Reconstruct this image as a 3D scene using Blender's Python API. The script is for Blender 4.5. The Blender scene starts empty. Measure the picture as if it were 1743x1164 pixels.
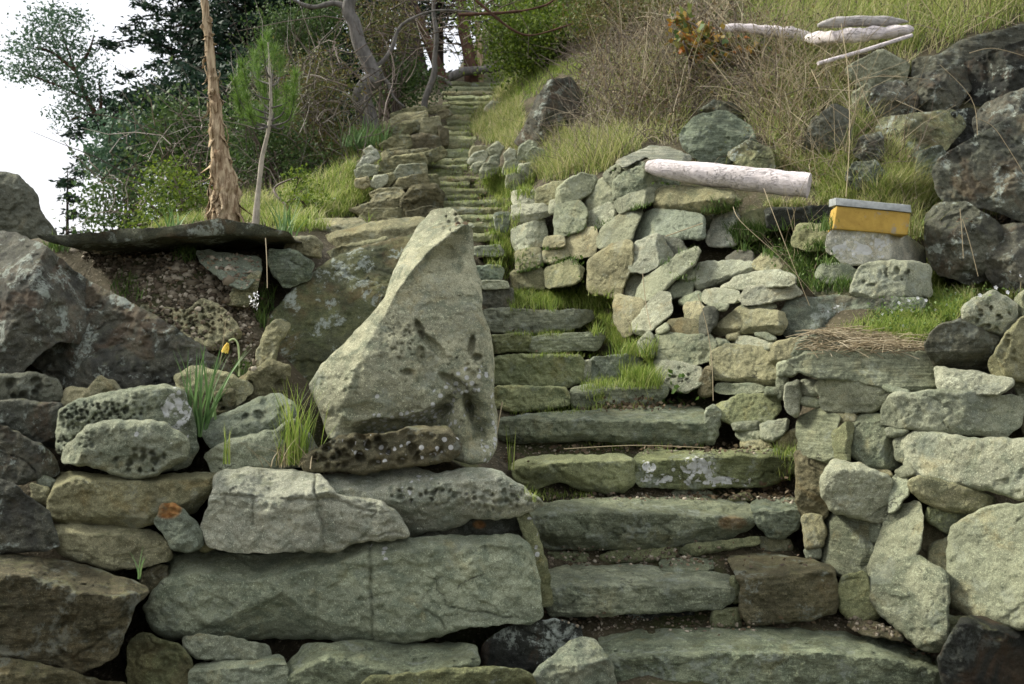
import bpy, math, random
import numpy as np
from mathutils import Vector, Matrix, geometry
from mathutils.bvhtree import BVHTree
SC = bpy.context.scene
COL = SC.collection
R = math.radians
# ------------------------------------------------------------------ camera
F = 1743 * 35.0 / 36.0
PITCH = math.atan(18.0 / F)
EYE = np.array([0.0, 0.0, 1.6])
cam = bpy.data.cameras.new('camera'); cam.lens = 35; cam.sensor_width = 36
cam.clip_start = 0.05; cam.clip_end = 3000
cam.dof.use_dof = True; cam.dof.focus_distance = 4.3; cam.dof.aperture_fstop = 6.3
camo = bpy.data.objects.new('camera', cam); COL.objects.link(camo)
camo.location = EYE; camo.rotation_euler = (math.pi / 2 + PITCH, 0, 0)
SC.camera = camo
# ------------------------------------------------------------------ light
SUN_DIR = Vector((-0.76, 0.20, 0.70)).normalized()      # towards the sun
sun = bpy.data.lights.new('sun', 'SUN'); sun.energy = 3.2; sun.angle = R(12); sun.color = (1, .97, .86)
suno = bpy.data.objects.new('sun', sun); COL.objects.link(suno)
suno.rotation_euler = SUN_DIR.to_track_quat('Z', 'Y').to_euler()
W = bpy.data.worlds.new('World'); SC.world = W; W.use_nodes = True
nt = W.node_tree; nt.nodes.clear()
sky = nt.nodes.new('ShaderNodeTexSky'); sky.sky_type = 'NISHITA'; sky.sun_disc = False
sky.sun_elevation = math.asin(SUN_DIR.z); sky.sun_rotation = math.atan2(SUN_DIR.x, SUN_DIR.y)
sky.dust_density = 6; sky.air_density = 1.0; sky.ozone_density = 1
sk = nt.nodes.new('ShaderNodeMix'); sk.data_type = 'RGBA'; sk.blend_type = 'MIX'
sk.inputs[0].default_value = 0.72
hz = nt.nodes.new('ShaderNodeRGB'); hz.outputs[0].default_value = (8.6, 8.7, 9.1, 1)     # bright thin overcast veil
cn = nt.nodes.new('ShaderNodeTexNoise'); cn.inputs['Scale'].default_value = 2.2; cn.inputs['Detail'].default_value = 6
cr = nt.nodes.new('ShaderNodeMapRange'); cr.inputs[1].default_value = .3; cr.inputs[2].default_value = .7
cr.inputs[3].default_value = .86; cr.inputs[4].default_value = 1.08
tc = nt.nodes.new('ShaderNodeTexCoord'); nt.links.new(tc.outputs['Generated'], cn.inputs['Vector'])
nt.links.new(cn.outputs[0], cr.inputs[0])
vm = nt.nodes.new('ShaderNodeVectorMath'); vm.operation = 'SCALE'
nt.links.new(hz.outputs[0], vm.inputs[0]); nt.links.new(cr.outputs[0], vm.inputs['Scale'])
bg = nt.nodes.new('ShaderNodeBackground'); bg.inputs[1].default_value = 0.095
wo = nt.nodes.new('ShaderNodeOutputWorld')
nt.links.new(sky.outputs[0], sk.inputs[6]); nt.links.new(vm.outputs[0], sk.inputs[7])
nt.links.new(sk.outputs[2], bg.inputs[0]); nt.links.new(bg.outputs[0], wo.inputs[0])
SC.view_settings.view_transform = 'Standard'; SC.view_settings.look = 'None'
SC.view_settings.exposure = 0.9; SC.view_settings.gamma = 1
SC.render.engine = 'CYCLES'
SC.cycles.max_bounces = 6; SC.cycles.diffuse_bounces = 3; SC.cycles.transparent_max_bounces = 8
SC.cycles.use_adaptive_sampling = True
# ------------------------------------------------------------------ projection of photo pixels to world points
CP, SP = math.cos(PITCH), math.sin(PITCH)
def ray(u, v):
    x = (np.asarray(u, float) - 871.5) / F; y = -(np.asarray(v, float) - 582.0) / F
    return np.stack([x, CP - SP * y, SP + CP * y], -1)
def P(u, v, Y):
    d = ray(u, v)
    return EYE + d * (np.asarray(Y, float) / d[..., 1])[..., None]
def V(u, v, Y): return Vector(P(u, v, Y))
# ------------------------------------------------------------------ vectorised noise
_rs = np.random.RandomState(7)
PERM = _rs.permutation(256); PERM = np.concatenate([PERM] * 3)
GR = _rs.normal(size=(256, 3)); GR /= np.linalg.norm(GR, axis=1)[:, None]
def perlin(p):
    p = np.asarray(p, float); i = np.floor(p).astype(int); f = p - i; i &= 255
    w = f * f * f * (f * (f * 6 - 15) + 10); out = 0
    for dx in (0, 1):
        for dy in (0, 1):
            for dz in (0, 1):
                h = PERM[PERM[PERM[(i[:, 0] + dx) & 255] + ((i[:, 1] + dy) & 255)] + ((i[:, 2] + dz) & 255)]
                g = GR[h]; d = (g * (f - np.array([dx, dy, dz]))).sum(1)
                ww = (w[:, 0] if dx else 1 - w[:, 0]) * (w[:, 1] if dy else 1 - w[:, 1]) * (w[:, 2] if dz else 1 - w[:, 2])
                out = out + ww * d
    return out
def fbm(p, o=4, ridge=False):
    a, s, t = 1.0, 0, 0
    for k in range(o):
        n = perlin(p * (2 ** k) + k * 17.3)
        if ridge: n = .35 - abs(n)
        s = s + a * n; a *= .5
    return s
def hashf(i, k=0):
    return ((np.sin(i * 12.9898 + k * 78.233) * 43758.5453) % 1.0)
def cells(p, jitter=.9):
    """distance to nearest jittered cell point, 2-D; returns F1 and a random value of the cell"""
    i = np.floor(p).astype(int); best = np.full(len(p), 9.0); val = np.zeros(len(p))
    for dx in (-1, 0, 1):
        for dy in (-1, 0, 1):
            c = i + np.array([dx, dy]); s = c[:, 0] * 57.0 + c[:, 1] * 131.0
            q = c + .5 + (np.stack([hashf(s, 1), hashf(s, 2)], 1) - .5) * jitter
            d = np.linalg.norm(p - q, axis=1); m = d < best
            best = np.where(m, d, best); val = np.where(m, hashf(s, 3), val)
    return best, val
# ------------------------------------------------------------------ object helpers
def tag(o, label=None, cat=None, group=None, kind=None):
    if label: o['label'] = label
    if cat: o['category'] = cat
    if group: o['group'] = group
    if kind: o['kind'] = kind
    return o
def mesh_obj(name, verts, faces, mat, parent=None, origin=None, smooth=True):
    verts = np.asarray(verts, float)
    if origin is None: origin = np.zeros(3)
    origin = np.asarray(origin, float)
    me = bpy.data.meshes.new(name)
    v = verts - origin
    if isinstance(faces, np.ndarray):
        nf, k = faces.shape
        me.vertices.add(len(v)); me.vertices.foreach_set('co', v.astype(np.float32).ravel())
        me.loops.add(nf * k); me.loops.foreach_set('vertex_index', faces.astype(np.int32).ravel())
        me.polygons.add(nf); me.polygons.foreach_set('loop_start', (np.arange(nf) * k).astype(np.int32))
        me.polygons.foreach_set('loop_total', np.full(nf, k, np.int32))
        me.update(calc_edges=True); me.validate()
    else:
        me.from_pydata([tuple(x) for x in v], [], faces); me.update()
    if smooth: me.polygons.foreach_set('use_smooth', [True] * len(me.polygons))
    me.materials.append(mat)
    o = bpy.data.objects.new(name, me); COL.objects.link(o)
    if parent: o.parent = parent; o.location = Vector(origin) - parent.matrix_world.translation if False else Vector(origin - np.array(parent.location))
    else: o.location = origin
    return o
def empty(name, loc):
    o = bpy.data.objects.new(name, None); COL.objects.link(o); o.location = loc; o.empty_display_size = .1; return o
# ------------------------------------------------------------------ materials
class NT:
    def __init__(s, name):
        s.m = bpy.data.materials.new(name); s.m.use_nodes = True; s.t = s.m.node_tree
        s.t.nodes.clear(); s.out = s.n('ShaderNodeOutputMaterial'); s.b = s.n('ShaderNodeBsdfPrincipled')
        s.l(s.b.outputs[0], s.out.inputs[0]); s.b.inputs['Roughness'].default_value = .9
        s.b.inputs['Specular IOR Level'].default_value = .25
        s.tc = s.n('ShaderNodeTexCoord')
    def n(s, t, **k):
        x = s.t.nodes.new(t)
        for a, b in k.items(): setattr(x, a, b)
        return x
    def l(s, a, b): s.t.links.new(a, b)
    def noise(s, scale, detail=5, rough=.6, vec=None, dist=0, sc=None):
        x = s.n('ShaderNodeTexNoise'); x.inputs['Scale'].default_value = scale; x.inputs['Detail'].default_value = detail
        x.inputs['Roughness'].default_value = rough; x.inputs['Distortion'].default_value = dist
        v = vec or s.tc.outputs['Object']
        if sc:
            mp = s.n('ShaderNodeMapping'); mp.inputs['Scale'].default_value = sc; s.l(v, mp.inputs[0]); v = mp.outputs[0]
        s.l(v, x.inputs['Vector']); return x.outputs[0]
    def ramp(s, f, a, b, lo=0., hi=1.):
        x = s.n('ShaderNodeMapRange'); x.interpolation_type = 'SMOOTHSTEP'
        s.l(f, x.inputs[0]); x.inputs[1].default_value = a; x.inputs[2].default_value = b
        x.inputs[3].default_value = lo; x.inputs[4].default_value = hi; return x.outputs[0]
    def math(s, op, a, b=None):
        x = s.n('ShaderNodeMath', operation=op)
        for k, q in enumerate((a, b)):
            if q is None: continue
            if isinstance(q, (int, float)): x.inputs[k].default_value = q
            else: s.l(q, x.inputs[k])
        return x.outputs[0]
    def mix(s, f, a, b, mode='MIX'):
        x = s.n('ShaderNodeMix', data_type='RGBA', blend_type=mode)
        if isinstance(f, (int, float)): x.inputs[0].default_value = f
        else: s.l(f, x.inputs[0])
        for k, q in ((6, a), (7, b)):
            if isinstance(q, tuple): x.inputs[k].default_value = q if len(q) == 4 else (*q, 1)
            else: s.l(q, x.inputs[k])
        return x.outputs[2]
    def bump(s, h, strength=.4, dist=.01, prev=None):
        x = s.n('ShaderNodeBump'); x.inputs['Strength'].default_value = strength; x.inputs['Distance'].default_value = dist
        s.l(h, x.inputs['Height'])
        if prev: s.l(prev, x.inputs['Normal'])
        return x.outputs[0]
    def done(s, col, nrm=None):
        if isinstance(col, tuple): s.b.inputs['Base Color'].default_value = (*col, 1)
        else: s.l(col, s.b.inputs['Base Color'])
        if nrm: s.l(nrm, s.b.inputs['Normal'])
        return s.m

def rock_mat(name, lichen=.0, strata=.0, dark=.0, rust=.0, speck=.5):
    s = NT(name)
    oi = s.n('ShaderNodeObjectInfo')
    # offset texture space by the stone's own random number so no two repeat
    rv = s.n('ShaderNodeVectorMath', operation='ADD'); cmb = s.n('ShaderNodeCombineXYZ')
    r10 = s.math('MULTIPLY', oi.outputs['Random'], 37.0)
    for k in range(3): s.l(r10, cmb.inputs[k])
    s.l(s.tc.outputs['Object'], rv.inputs[0]); s.l(cmb.outputs[0], rv.inputs[1]); vec = rv.outputs[0]
    base = oi.outputs['Color']
    big = s.noise(3.2, 6, .62, vec, .4); mid = s.noise(11, 6, .65, vec, .3); fine = s.noise(70, 5, .7, vec); vf = s.noise(260, 3, .7, vec)
    c = s.mix(s.ramp(big, .35, .65), s.mix(1, base, (.66, .66, .62), 'MULTIPLY'), s.mix(1, base, (1.22, 1.19, 1.10), 'MULTIPLY'))
    rnd2 = s.math('FRACT', s.math('MULTIPLY', oi.outputs['Random'], 13.7)); c = s.mix(s.math('MULTIPLY', s.ramp(mid, .46, .62, 0, 1.1), rnd2), c, s.mix(1, base, (.56, .60, .56), 'MULTIPLY'))
    c = s.mix(s.ramp(s.noise(5, 4, .6, vec, .8), .56, .72, 0, .45), c, s.mix(1, base, (1.15, .92, .62), 'MULTIPLY'))
    c = s.mix(s.ramp(s.noise(26, 6, .75, vec), .45, .36, 0, .65), c, s.mix(1, base, (.50, .54, .47), 'MULTIPLY'))
    c = s.mix(s.ramp(fine, .44, .30, 0, speck), c, s.mix(1, base, (.26, .27, .24), 'MULTIPLY'))
    c = s.mix(s.ramp(s.noise(130, 3, .7, vec), .60, .66, 0, .6), c, s.mix(1, base, (1.7, 1.7, 1.6), 'MULTIPLY'))
    fl = s.math('MULTIPLY', s.ramp(s.noise(9, 7, .8, vec, .4, (.8, .8, 2.6)), .50, .60), s.ramp(s.noise(55, 4, .75, vec), .42, .58))
    c = s.mix(s.math('MULTIPLY', fl, s.math('FRACT', s.math('MULTIPLY', oi.outputs['Random'], 7.3))), c, s.mix(1, base, (1.5, 1.5, 1.42), 'MULTIPLY'))
    c = s.mix(s.ramp(vf, .35, .7, 0, 1), s.mix(1, c, (.68, .68, .66), 'MULTIPLY'), s.mix(1, c, (1.26, 1.26, 1.24), 'MULTIPLY'))
    if strata:
        st = s.noise(9, 5, .7, vec, .6, (.7, .7, 9)); c = s.mix(s.ramp(st, .40, .62, 0, strata), s.mix(1, c, (.55, .56, .52), 'MULTIPLY'), s.mix(1, c, (1.2, 1.2, 1.15), 'MULTIPLY'))
    if dark:
        c = s.mix(s.ramp(s.noise(4.5, 7, .7, vec, .7), .40, .60, 0, dark), c, (.035, .036, .034))
    if rust:
        c = s.mix(s.ramp(s.noise(3.7, 6, .65, vec, .6), .50, .64, 0, rust), c, (.20, .105, .045))
    if lichen:
        l1 = s.math('MULTIPLY', s.ramp(s.noise(7, 8, .75, vec, .3), .54, .60), s.ramp(s.noise(40, 4, .7, vec), .34, .52))
        c = s.mix(s.math('MULTIPLY', l1, lichen), c, (.36, .40, .34))
    # hairline cracks
    vo = s.n('ShaderNodeTexVoronoi', feature='DISTANCE_TO_EDGE'); vo.inputs['Scale'].default_value = 1.6
    ds = s.n('ShaderNodeVectorMath', operation='ADD'); nz = s.n('ShaderNodeTexNoise'); nz.inputs['Scale'].default_value = 4; nz.inputs['Detail'].default_value = 5
    s.l(vec, nz.inputs['Vector']); sc = s.n('ShaderNodeVectorMath', operation='SCALE'); sc.inputs['Scale'].default_value = .55
    s.l(nz.outputs['Color'], sc.inputs[0]); s.l(vec, ds.inputs[0]); s.l(sc.outputs[0], ds.inputs[1]); s.l(ds.outputs[0], vo.inputs['Vector'])
    crk = s.math('MULTIPLY', s.ramp(vo.outputs['Distance'], .0, .010, 1, 0), s.ramp(big, .56, .64))
    c = s.mix(s.math('MULTIPLY', crk, .65), c, (.05, .05, .042))
    # white lichen painted where the stone carries the attribute (rings and crusts)
    at = s.n('ShaderNodeAttribute', attribute_name='lichen')
    v2 = s.n('ShaderNodeTexVoronoi'); v2.inputs['Scale'].default_value = 34; s.l(vec, v2.inputs['Vector'])
    spot = s.math('MULTIPLY', s.ramp(v2.outputs['Distance'], .42, .30), s.math('LESS_THAN', s.n_sep(v2.outputs['Color']), at.outputs['Fac']))
    crust = s.math('MULTIPLY', s.ramp(s.math('ADD', mid, s.math('MULTIPLY', at.outputs['Fac'], .22)), .70, .74), s.math('GREATER_THAN', at.outputs['Fac'], .9))
    c = s.mix(s.math('MULTIPLY', s.math('MAXIMUM', spot, crust), .9), c, (.72, .73, .70))
    a2 = s.n('ShaderNodeAttribute', attribute_name='rust'); c = s.mix(s.math('MULTIPLY', a2.outputs['Fac'], s.ramp(mid, .38, .5, .5, 1)), c, s.mix(s.ramp(s.noise(18, 4, .6, vec), .4, .6), (.26, .11, .03), (.36, .20, .07)))
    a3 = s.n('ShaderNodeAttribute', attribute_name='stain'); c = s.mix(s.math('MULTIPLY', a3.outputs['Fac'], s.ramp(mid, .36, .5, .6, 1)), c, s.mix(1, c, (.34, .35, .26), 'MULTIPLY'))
    # green algae film / moss tint in a world-up direction
    geo = s.n('ShaderNodeNewGeometry'); sep = s.n('ShaderNodeSeparateXYZ'); s.l(geo.outputs['Normal'], sep.inputs[0])
    up = s.math('MULTIPLY', s.ramp(sep.outputs[2], .35, .95, 0, 1), s.ramp(s.noise(14, 5, .7, vec), .50, .62, 0, .35))
    c = s.mix(up, c, (.15, .155, .06))
    b = s.bump(s.noise(8, 10, .75, vec, .5), 1.0, .06); b = s.bump(s.noise(24, 8, .7, vec, .4), .7, .015, b)
    b = s.bump(fine, .8, .009, b); b = s.bump(vf, .5, .002, b)
    b = s.bump(s.math('MULTIPLY', crk, -1.0), .7, .006, b)
    return s.done(c, b)
def _sep(s, col):
    x = s.n('ShaderNodeSeparateColor'); s.l(col, x.inputs[0]); return x.outputs[0]
NT.n_sep = _sep
MAT = dict(
    plain=rock_mat('sandstone', .25), strata=rock_mat('layered_sandstone', .3, .55), dark=rock_mat('dark_rock', .9, 0, .6, .28),
    rust=rock_mat('iron_stained_rock', .15, .2, .35, .22), mottle=rock_mat('mottled_boulder', 1.0, .1, .45, .3, .8), pit=rock_mat('pitted_sandstone', .35, 0, 0, 0, .8), moss=rock_mat('mossy_step_stone', .5, .35, .10, .0, .8))
def simple(name, col, var=.3, scale=20, rough=.9, bump=.3, sc=None, col2=None, spec=.2):
    s = NT(name); n = s.noise(scale, 6, .65, None, .3, sc)
    c2 = col2 or tuple(x * (1 - var) for x in col)
    c = s.mix(s.ramp(n, .35, .65), c2, col)
    s.b.inputs['Roughness'].default_value = rough; s.b.inputs['Specular IOR Level'].default_value = spec
    return s.done(c, s.bump(s.noise(scale * 3, 6, .65, None, .3, sc), bump, .01))
def leafmat(name, cols, trans=.35, rough=.6):
    """leaf colour varies from leaf to leaf"""
    s = NT(name); g = s.n('ShaderNodeNewGeometry'); r = s.n('ShaderNodeValToRGB')
    r.color_ramp.interpolation = 'LINEAR'
    e = r.color_ramp.elements
    while len(e) < len(cols): e.new(.5)
    for k, c in enumerate(cols): e[k].position = k / max(1, len(cols) - 1); e[k].color = (*c, 1)
    s.l(g.outputs['Random Per Island'], r.inputs[0])
    s.b.inputs['Roughness'].default_value = rough; s.b.inputs['Specular IOR Level'].default_value = .3
    s.done(r.outputs[0])
    if trans:
        t = s.n('ShaderNodeBsdfTranslucent'); s.l(r.outputs[0], t.inputs[0]); m = s.n('ShaderNodeMixShader'); m.inputs[0].default_value = trans
        s.l(s.b.outputs[0], m.inputs[1]); s.l(t.outputs[0], m.inputs[2]); s.l(m.outputs[0], s.out.inputs[0])
    return s.m
# ------------------------------------------------------------------ stones
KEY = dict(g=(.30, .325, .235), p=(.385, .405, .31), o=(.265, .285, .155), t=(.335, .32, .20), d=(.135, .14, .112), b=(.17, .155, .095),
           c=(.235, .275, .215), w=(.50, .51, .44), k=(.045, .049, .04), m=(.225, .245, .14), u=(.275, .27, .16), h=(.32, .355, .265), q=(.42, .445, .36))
NEAR = np.array([(1360,640,4.78),(1350,700,4.76),(1360,860,4.68),(1380,940,4.6),(1450,640,4.6),(1450,800,4.48),(1450,1000,4.3),(1600,700,4.35),
 (1600,850,4.22),(1600,1080,4.0),(1743,700,4.1),(1743,850,3.98),(1743,1050,3.8),(1650,560,4.5),(1720,600,4.3),(1700,1160,3.75)], float)
MIDW = np.array([(1340,760,5.2),(1230,740,5.3),(1340,640,5.35),(1220,640,5.5),(1190,660,5.7),(1120,640,5.85),(1120,580,6.0),(1200,580,5.8),
 (1090,600,6.05),(1080,550,6.3),(1060,520,6.6),(1180,470,6.4),(1340,500,5.8),(1340,560,5.6),(1250,540,5.8),(1450,530,5.6),(1570,520,5.5),
 (1070,440,6.8),(1080,380,7.0),(1110,330,7.1),(1250,340,6.9),(1190,390,6.8),(1170,430,6.6),(1400,400,6.2),(1520,400,6.0),(1520,480,5.7),
 (1420,470,5.8),(1050,490,6.9),(1000,470,7.2),(1000,380,7.5),(1000,330,7.6),(880,340,8.0),(880,470,7.6),(940,430,7.5),(900,380,7.8),(1300,370,6.7)], float)
def wallZ(tab, u, v):
    d = (tab[:, 0] - u) ** 2 + (tab[:, 1] - v) ** 2 + 400
    w = 1 / d ** 2; return float((w * tab[:, 2]).sum() / w.sum())
def chaikin(p, it=2, r=.17):
    for _ in range(it):
        q = np.roll(p, -1, 0); a = p * (1 - r) + q * r; b = p * r + q * (1 - r)
        p = np.stack([a, b], 1).reshape(-1, 2)
    return p
def resample(p, s):
    q = np.vstack([p, p[:1]]); L = np.r_[0, np.cumsum(np.linalg.norm(np.diff(q, axis=0), axis=1))]
    n = max(10, int(L[-1] / s)); t = np.linspace(0, L[-1], n, endpoint=False)
    return np.stack([np.interp(t, L, q[:, 0]), np.interp(t, L, q[:, 1])], 1)
def inside(p, poly):
    x, y = p[:, 0], p[:, 1]; r = np.zeros(len(p), bool); n = len(poly)
    for i in range(n):
        x1, y1 = poly[i]; x2, y2 = poly[(i + 1) % n]
        if y1 == y2: continue
        c = ((y1 > y) != (y2 > y)) & (x < (x2 - x1) * (y - y1) / (y2 - y1) + x1); r ^= c
    return r
def edge_dist(p, poly):
    best = np.full(len(p), 1e9); n = len(poly)
    for i in range(n):
        a = poly[i]; b = poly[(i + 1) % n]; ab = b - a; t = np.clip(((p - a) @ ab) / max(1e-9, ab @ ab), 0, 1)
        best = np.minimum(best, np.linalg.norm(p - (a + t[:, None] * ab), axis=1))
    return best
STONES = []
SEED = [0]
def stone(name, label, cat, pts, Z, col=(.33, .34, .27), mat='plain', a=0., b=0., T=.3, Rr=None, top=None, tg=4., ridge=None, fac=1., rough=1.,
          pits=None, cut=(), lichen=(), group=None, extra=None, step=None, jag=1., strat=0., over=None, blk=0, grow=0.):
    SEED[0] += 1; rs = np.random.RandomState(SEED[0] * 13 + 5)
    poly = np.array(pts, float); size = max(np.ptp(poly[:, 0]), np.ptp(poly[:, 1])); small = min(np.ptp(poly[:, 0]), np.ptp(poly[:, 1]))
    s = step or float(np.clip(size / 60, 1.7, 2.9))
    if Z > 8.6 and len(poly) < 13: poly = poly + rs.uniform(-1.6, 1.6, poly.shape)
    poly = resample(poly, s) if Z > 8.6 else resample(chaikin(poly, 1, .08) if small > 25 else chaikin(poly, 1, .13), s)
    m = Z / F                                                   # metres per photo pixel at this depth
    c = poly.mean(0)
    nrm = np.roll(poly, -1, 0) - np.roll(poly, 1, 0); nrm = np.stack([nrm[:, 1], -nrm[:, 0]], 1); nrm /= np.linalg.norm(nrm, axis=1)[:, None] + 1e-9
    ar = (poly[:, 0] * np.roll(poly[:, 1], -1) - np.roll(poly[:, 0], -1) * poly[:, 1]).sum()
    poly = poly + nrm * (1 if ar > 0 else -1) * (min(4.5, 1.3 + small * .05) + grow)
    off = rs.uniform(0, 200, 3); q = np.c_[poly * m * 9, np.zeros(len(poly))] + off
    q2 = np.c_[poly * m * 30, np.zeros(len(poly))] + off
    poly = poly + nrm * ((perlin(q) * .012 / m + perlin(q2) * .010 / m) * jag)[:, None] * min(1, small / 28)
    lo, hi = poly.min(0), poly.max(0); g = []
    ys = np.arange(lo[1], hi[1], s * .87)
    for k, y in enumerate(ys):
        xs = np.arange(lo[0] + (s / 2 if k % 2 else 0), hi[0], s); g.append(np.c_[xs, np.full(len(xs), y)])
    g = np.vstack(g) + rs.uniform(-.22, .22, (sum(map(len, g)), 2)) * s
    g = g[inside(g, poly)]
    if len(g): g = g[edge_dist(g, poly) > s * .55]
    allp = np.vstack([poly, g]); nb = len(poly)
    ov, _, of, ovi, _, _ = geometry.delaunay_2d_cdt([Vector(x) for x in allp], [], [list(range(nb))], 1, 1e-5)
    q = np.array([tuple(x) for x in ov]); tri = [t for t in of if len(t) == 3]
    idx = {}
    for k, src in enumerate(ovi):
        for x in src: idx[x] = k
    ring = [idx[k] for k in range(nb) if k in idx]
    ring = [r for k, r in enumerate(ring) if r != ring[k - 1]]
    d = edge_dist(q, poly) * m; d[ring] = 0
    xm = (q - c) * m; half = np.array([np.ptp(poly[:, 0]), np.ptp(poly[:, 1])]) * m / 2
    inr = d.max()
    rr = min((Rr * .5) if Rr is not None else .026, inr * 1.1) + 1e-4
    t = np.clip(d / rr, 0, 1); dep = rr * .9 * (1 - np.sqrt(np.clip(1 - (1 - t) ** 2, 0, 1)))
    # chipped facets
    nf = 13 if blk else 9; th = rs.uniform(0, 2 * np.pi, nf)
    wob = np.stack([perlin(np.c_[xm * 6, np.full(len(q), 3.)] + off), perlin(np.c_[xm * 6, np.full(len(q), 8.)] + off)], 1) * .05 * min(1, inr * 6)
    for k in range(nf):
        n2 = np.array([math.cos(th[k]), math.sin(th[k])]); ext = (abs(n2) * half).sum()
        o = ext * ((rs.uniform(.12, .8) if blk else rs.uniform(.62, .95)) if k else rs.uniform(-.3, .2)); sl = (rs.uniform(.25, 1.1) if blk else rs.uniform(.5, 1.9)) if k else rs.uniform(.10, .30)
        dep = np.maximum(dep, np.clip(((xm + wob) @ n2 - o), -9, 9) * sl * fac)
    if ridge:
        cx, sl, sr = ridge[:3]; skew = ridge[3] if len(ridge) > 3 else 0
        e = (q[:, 0] - cx - skew * (q[:, 1] - c[1])) * m; wob = perlin(np.c_[q * m * 12, np.zeros(len(q))] + off) * .03; e = e + wob
        dep = dep + np.where(e < 0, -e * sl, e * sr)
    if top:
        ly = np.interp(q[:, 0], [t_[0] for t_ in top], [t_[1] for t_ in top]) + perlin(np.c_[q * m * 11, np.zeros(len(q))] + off + 9) * .02 / m
        dep = dep + np.clip(ly - q[:, 1], 0, 1e9) * m * tg
    if over:                                                    # undercut below a line: recedes downwards
        ly = np.interp(q[:, 0], [t_[0] for t_ in over], [t_[1] for t_ in over]) + perlin(np.c_[q * m * 11, np.zeros(len(q))] + off + 4) * .02 / m
        dep = dep + np.clip(q[:, 1] - ly, 0, 1e9) * m * 1.1
    p3 = np.c_[q * m, dep] + off
    sz = min(1., .35 + inr * 4)
    dep = dep + (fbm(p3 * 3.0, 3) * .024 * sz + fbm(p3 * 20, 4) * .014 + (.3 - np.abs(fbm(p3 * 4.5, 5))) * -.028 * sz + np.clip((fbm(p3 * np.array([4, 7, 4]) + 31, 4) - .14) * 9, 0, 1) * .014 * sz
           + fbm(p3 * 42, 3) * .009 + np.clip(1 - np.abs(fbm(p3 * np.array([3, 4.5, 3]) + 77, 3)) / .028, 0, 1) * np.clip(perlin(p3 * 2.1 + 5) * 3 + .25, 0, 1) * .016
           + np.clip((fbm(p3 * 9 + 13, 3) - .22) * 5, 0, 1) * .009) * rough * np.clip(d / .02, .25, 1)
    # stepped breaks in the bedding
    if strat:
        y3 = p3 * np.array([1.5, 14, 1.5]); dep = dep + (fbm(y3, 3, True)) * .035 * strat
    if pits:
        for (u0, v0, ru, rv, cell, depth, dens) in pits:
            w = np.clip(1.3 - ((q[:, 0] - u0) / ru) ** 2 - ((q[:, 1] - v0) / rv) ** 2, 0, 1)
            wq = q + np.c_[perlin(np.c_[q / (cell * 1.6), np.zeros(len(q))] + off), perlin(np.c_[q / (cell * 1.6), np.ones(len(q)) * 5] + off)] * cell * .7
            f1, val = cells(wq / cell + off[:2]); r0 = .20 + .30 * ((val * 7.3) % 1)
            dep = dep + np.where((val < dens), np.clip(1 - (f1 / r0) ** 2, 0, 1) ** .6, 0) * depth * w
    for (u0, v0, ru, rv, ang, depth) in cut:                    # single hollows
        ca, sa = math.cos(R(ang)), math.sin(R(ang)); du, dv = q[:, 0] - u0, q[:, 1] - v0
        e = ((du * ca + dv * sa) / ru) ** 2 + ((-du * sa + dv * ca) / rv) ** 2
        e = e * (1 + .5 * perlin(np.c_[q * m * 14, np.zeros(len(q))] + off))
        dep = dep + np.clip(1 - e, 0, 1) ** .55 * depth
    if extra: dep = dep + extra(q, m, off)
    D = Z + a * (q[:, 0] - c[0]) * m + b * (q[:, 1] - c[1]) * m + dep
    V0 = P(q[:, 0], q[:, 1], D); n0 = len(V0)
    # rim and back of the block
    rp = q[ring]; rd = D[ring]; Dc = np.median(D)
    r1 = c + (rp - c) * .985; v1 = P(r1[:, 0], r1[:, 1], rd + T * .35)
    r2 = c + (rp - c) * .9; v2 = P(r2[:, 0], r2[:, 1], np.full(len(rd), Dc) * .5 + rd * .5 + T * .8)
    r3 = c + (rp - c) * .55; v3 = P(r3[:, 0], r3[:, 1], np.full(len(rd), Dc + T))
    vc = P(c[0], c[1], Dc + T * 1.02)[None]
    n = len(ring); verts = np.vstack([V0, v1, v2, v3, vc]); faces = []
    A = np.array(ring); B = n0 + np.arange(n); C2 = B + n; D3 = C2 + n; ce = len(verts) - 1
    tri = np.array(tri)
    # orientation: make the front face the camera
    v_ = V0[tri[0]]; nn = np.cross(v_[1] - v_[0], v_[2] - v_[0]); 
    tv = V0[tri]; sgn = (np.cross(tv[:, 1] - tv[:, 0], tv[:, 2] - tv[:, 0]) * (tv[:, 0] - EYE)).sum(1)
    if np.sum(sgn) > 0: tri = tri[:, ::-1]
    faces += [tuple(x) for x in tri.tolist()]
    for X, Y in ((A, B), (B, C2), (C2, D3)):
        for k in range(n):
            j = (k + 1) % n; faces.append((int(X[k]), int(X[j]), int(Y[j]), int(Y[k])))
    for k in range(n): faces.append((int(D3[k]), int(D3[(k + 1) % n]), int(ce)))
    org = P(c[0], c[1], Z + T * .5)
    o = mesh_obj(name, verts, faces, MAT[mat], None, org)
    import bmesh
    bm = bmesh.new(); bm.from_mesh(o.data); bmesh.ops.recalc_face_normals(bm, faces=bm.faces); bm.to_mesh(o.data); bm.free()
    o.data.polygons.foreach_set('use_smooth', [True] * len(o.data.polygons))
    jit = 1.12 + rs.uniform(-.12, .12); col = np.array(col); lum = col.mean(); col = tuple(np.clip((col * .95 + .05 * lum * np.array([1.03, 1.03, .92])) * jit * np.array([1.01, 1.0, 1.0]) * (1 + rs.uniform(-.022, .022, 3)), 0, 1)); o.color = (*col, 1)
    at = o.data.attributes.new('lichen', 'FLOAT', 'POINT'); w = np.zeros(len(verts))
    stain = np.zeros((len(verts), 2))
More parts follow.
